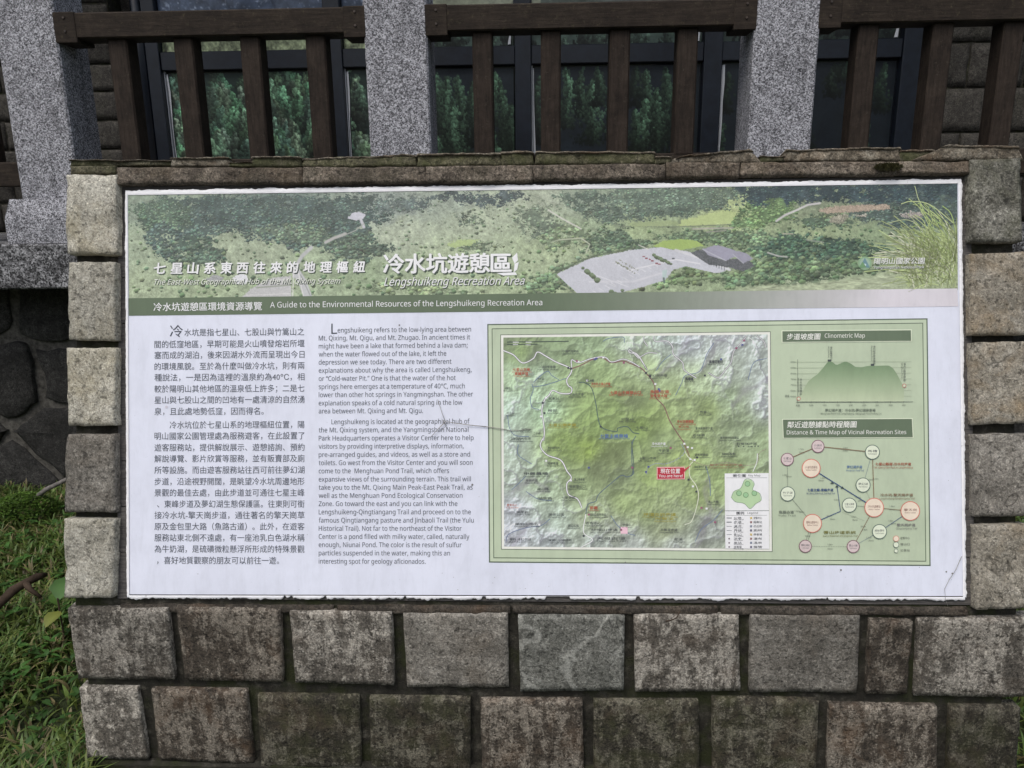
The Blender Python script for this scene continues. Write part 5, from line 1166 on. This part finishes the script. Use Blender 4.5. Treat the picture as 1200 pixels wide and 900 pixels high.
for i in range(len(mx)-1):
    xa, xb = mx[i][0], mx[i+1][0]
    wn = uvbox(xa-mx[i][1], xa+mx[i][1], YB-0.05, YB+0.05, zs1, zt, 0.004).build('window', M['navy_metal'], bld)
    x1, x2 = xa+mx[i][1]+0.001, xb-mx[i+1][1]-0.001
    uvbox(x1, x2, YB-0.035, YB+0.04, zr0, zr1, 0.004).build('transom', M['navy_metal'], wn)
    uvbox(x1, x2, YB-0.035, YB+0.04, zs1+0.001, zs1+0.09, 0.004).build('sill', M['navy_metal'], wn)
    for (za, zb) in ((zs1+0.091, zr0-0.001), (zr1+0.001, zt-0.002)):
        V = [(x1, YB+0.012, za), (x2, YB+0.012, za), (x2, YB+0.012, zb), (x1, YB+0.012, zb)]
        V += [(v[0], v[1]+0.008, v[2]) for v in V]
        mesh_obj('pane', V, [[0,1,2,3],[7,6,5,4],[0,4,5,1],[1,5,6,2],[2,6,7,3],[3,7,4,0]], M['window_glass'], wn)
        g0 = 0.018 if za < zr0 else 0.004
        film(x1+g0, x2-0.010, za+0.003, zb-0.006 if za > zr0 else zb-0.012, wn)
        if za < zr0:
            uvbox(x1+0.001, x1+0.007, YB-0.012, YB+0.011, za+0.002, zb-0.002, 0.001).build('gasket', M['pale_film'], wn)
            zz = np.linspace(za+0.02, zb-0.02, 9)
            wd = [0.006+0.016*max(0, noise.noise(Vector((i*3.1, z*3, 1)))+0.25)*(2.0 if i == 3 and k_ > 6 else 1) for k_, z in enumerate(zz)]
            curl([(x1+0.010+0.012*(1-k_/8)*(i == 0), z, 0.010) for k_, z in enumerate(zz)], wd, wn)
        else:
            zz = np.linspace(zr1+0.01, zr1+0.13, 4)
            curl([(x2-0.045+0.008*k_, z, 0.014) for k_, z in enumerate(zz)], [0.020, 0.014, 0.008, 0.018], wn)
last = uvbox(mx[-1][0]-mx[-1][1], mx[-1][0]+mx[-1][1]+0.03, YB-0.05, YB+0.05, zs1, zt, 0.004).build('window_jamb', M['navy_metal'], bld)

# ------------------------------------------------------------------ GRASS, weeds, branch
def grass(name, n, region, label, seed, hmin=0.05, hmax=0.14, dens=None):
    rg = np.random.default_rng(seed); x0, x1, y0, y1 = region
    x = rg.uniform(x0, x1, n); y = rg.uniform(y0, y1, n)
    ok = ~((x > XL-0.02) & (x < XR+0.02) & (y > YF-0.03) & (y < 2.52)) & (y < YR-0.03)
    pat = np.array([noise.noise(Vector((a*2.2, b*2.2, 3.0))) for a, b in zip(x, y)]); ok &= (pat+rg.uniform(-0.5, 0.9, n)) > -0.25
    x, y, pat = x[ok], y[ok], pat[ok]; n = len(x)
    h = rg.uniform(hmin, hmax, n)*(0.8+0.5*pat); a = rg.uniform(0, 6.283, n); lean = rg.uniform(0.2, 1.15, n); wd = rg.uniform(0.0025, 0.0066, n)
    z = np.array([ground_z(p, q_) for p, q_ in zip(x, y)])
    dx, dy = np.cos(a), np.sin(a); sx_, sy_ = -dy*wd, dx*wd
    pts = []
    for t, lw in ((0, 0.8), (0.45, 1.0), (0.8, 0.6)):
        bx, by, bz = x+dx*h*lean*t*t, y+dy*h*lean*t*t, z+h*(t-0.28*lean*t*t)-0.004
        pts += [np.stack([bx-sx_*lw, by-sy_*lw, bz], 1), np.stack([bx+sx_*lw, by+sy_*lw, bz], 1)]
    pts.append(np.stack([x+dx*h*lean*1.1, y+dy*h*lean*1.1, z+h*(1-0.42*lean)], 1))
    V = np.stack(pts, 1).reshape(-1, 3); b = np.arange(n)[:, None]*7
    F = np.concatenate([b+np.array([[0, 1, 3]]), b+np.array([[0, 3, 2]]), b+np.array([[2, 3, 5]]), b+np.array([[2, 5, 4]]), b+np.array([[4, 5, 6]])], 0)
    g = rg.uniform(0.6, 1.45, n); dry = rg.random(n) < (0.09+0.16*(pat < -0.1))
    C = np.stack([0.105*g*rg.uniform(0.8, 1.25, n), 0.162*g, 0.038*g], 1); C[dry] = np.stack([0.22*g[dry], 0.185*g[dry], 0.09*g[dry]], 1)
    o = mesh_obj(name, V, F, M['leaf'], None, (x0, y0, 0), False, np.repeat(C, 7, 0)); tag(o, label, 'grass', kind='stuff'); return o
grass('grass', 64000, (-3.4, XL+0.02, 1.25, 3.86), 'short green grass growing left of the sign wall', 1)
grass('grass', 9000, (XR-0.02, 2.6, 1.25, 3.86), 'green grass growing right of the sign wall', 2)
grass('grass', 500, (XL, XR, 1.70, YF-0.03), 'sparse grass along the foot of the sign wall', 6, 0.02, 0.05)
# broad leaves among the grass
rg = random.Random(8); V, F, C = [], [], []
def leaf(V, F, C, p, d, ln_, wd, col, droop=0.3):
    d = Vector(d).normalized(); s_ = d.cross(Vector((0, 0, 1))).normalized(); n = len(V)
    for t, w_ in ((0, 0.05), (0.3, 0.9), (0.6, 0.85), (0.85, 0.4), (1.0, 0.0)):
        c = Vector(p)+d*ln_*t+Vector((0, 0, -droop*ln_*t*t)); up = Vector((0, 0, 0.18*wd*w_))
        V += [tuple(c-s_*wd*w_+up), tuple(c), tuple(c+s_*wd*w_+up)]; C += [tuple(v*0.9 for v in col), tuple(v*1.15 for v in col), col]
    for i in range(4):
        for j in (0, 1): k = n+i*3+j; F.append((k, k+1, k+4, k+3))
for i in range(900):
    x = rg.uniform(-2.9, XL-0.02); y = rg.uniform(1.35, 3.6); z = ground_z(x, y)+rg.uniform(0.02, 0.07); g = rg.uniform(0.6, 1.4)
    for k_ in range(rg.randrange(2, 6)):
        a = rg.random()*6.283; leaf(V, F, C, (x, y, z), (math.cos(a), math.sin(a), rg.uniform(0.1, 0.7)), rg.uniform(0.02, 0.055), rg.uniform(0.006, 0.013), (0.05*g, 0.12*g, 0.025*g))
o = mesh_obj('ground_cover', np.array(V), np.array(F), M['leaf'], None, (-2, 2, 0), True, np.array(C)); tag(o, 'small broad leaves scattered through the grass on the left', 'ground cover', kind='stuff')
def gpt(px, py, z):
    d = FWD+RGT*((px-600)/FPX)-UPV*((py-450)/FPX); t = (z-CAM[2])/d[2]; return CAM+d*t
# moss mound at foot of terrace wall
c = gpt(28, 592, 0.05); 
def blob(name, c, r, n, col, label, cat, seed, h=0.5):
    rg = random.Random(seed); V, F, C = [], [], []
    for i in range(n):
        a = rg.random()*6.283; q_ = rg.random()**0.5; p = Vector((c[0]+r*q_*math.cos(a), c[1]+r*0.7*q_*math.sin(a), c[2]+r*h*(1-q_*q_)-0.03))
        g = rg.uniform(0.5, 1.5); b_ = rg.random()*6.283; leaf(V, F, C, p, (math.cos(b_), math.sin(b_), rg.uniform(0.2, 1.2)), rg.uniform(0.012, 0.03), rg.uniform(0.003, 0.006), tuple(v*g for v in col))
    o = mesh_obj(name, np.array(V), np.array(F), M['leaf'], None, None, False, np.array(C)); tag(o, label, cat); return o
blob('moss_mound', c, 0.17, 1500, (0.07, 0.13, 0.02), 'bright green mossy mound at the foot of the dark terrace wall', 'moss', 4)
# fallen branch lying in the grass
pts = [gpt(-40, 735, 0.04), gpt(-5, 712, 0.06), gpt(15, 692, 0.075), gpt(30, 683, 0.085), gpt(44, 676, 0.09), gpt(54, 673, 0.08)]
mb = MB(); mb.tube([tuple(p) for p in pts], [0.018, 0.015, 0.018, 0.014, 0.016, 0.008], 9)
mb.tube([tuple(gpt(30, 684, 0.085)), tuple(gpt(36, 691, 0.07)), tuple(gpt(48, 700, 0.04))], [0.014, 0.010, 0.006], 7)
o = mb.build('fallen_branch', M['bark'], None, None, True); tag(o, 'dark brown fallen branch lying in the grass left of the wall', 'branch')
# pale stick against the terrace wall
p0, p1 = gpt(36, 587, 0.06), gpt(76, 563, 0.18)
mb = MB(); mb.tube([tuple(p0), tuple((p0+p1)/2+np.array([0, 0, 0.01])), tuple(p1), tuple(p1+(p1-p0)*0.6)], [0.010, 0.012, 0.011, 0.008], 8)
o = mb.build('pale_stick', M['old_stick'], None, None, True); tag(o, 'pale grey stick lying at the foot of the terrace wall behind the sign wall', 'stick')
# large broad-leaved weed beside the wall: one green, one yellowing leaf
b0 = gpt(70, 716, 0.08)
weed = empty('broad_leaf_weed', tuple(b0), 'broad leaved weed with one green and one yellow leaf hugging the left wall edge', 'weed')
for nm_, ang, ln_, wd, col, dz in (('green_leaf', 1.9, 0.16, 0.05, (0.09, 0.19, 0.05), 0.10), ('yellow_leaf', -1.9, 0.075, 0.032, (0.17, 0.19, 0.04), 0.0), ('green_leaf', 2.9, 0.08, 0.025, (0.08, 0.16, 0.03), 0.05)):
    V, F, C = [], [], []; leaf(V, F, C, (b0[0], b0[1], b0[2]+dz*0.4), (math.cos(ang)*0.35, math.sin(ang), 0.7 if dz else 0.1), ln_, wd, col, 0.4)
    mesh_obj(nm_, np.array(V), np.array(F), M['leaf'], weed, None, True, np.array(C))
mb = MB(); mb.tube([(b0[0], b0[1], -0.05), tuple(b0), (b0[0], b0[1], b0[2]+0.05)], 0.003, 6); mb.build('stem', M['bark'], weed)
S.cycles.max_bounces = 6
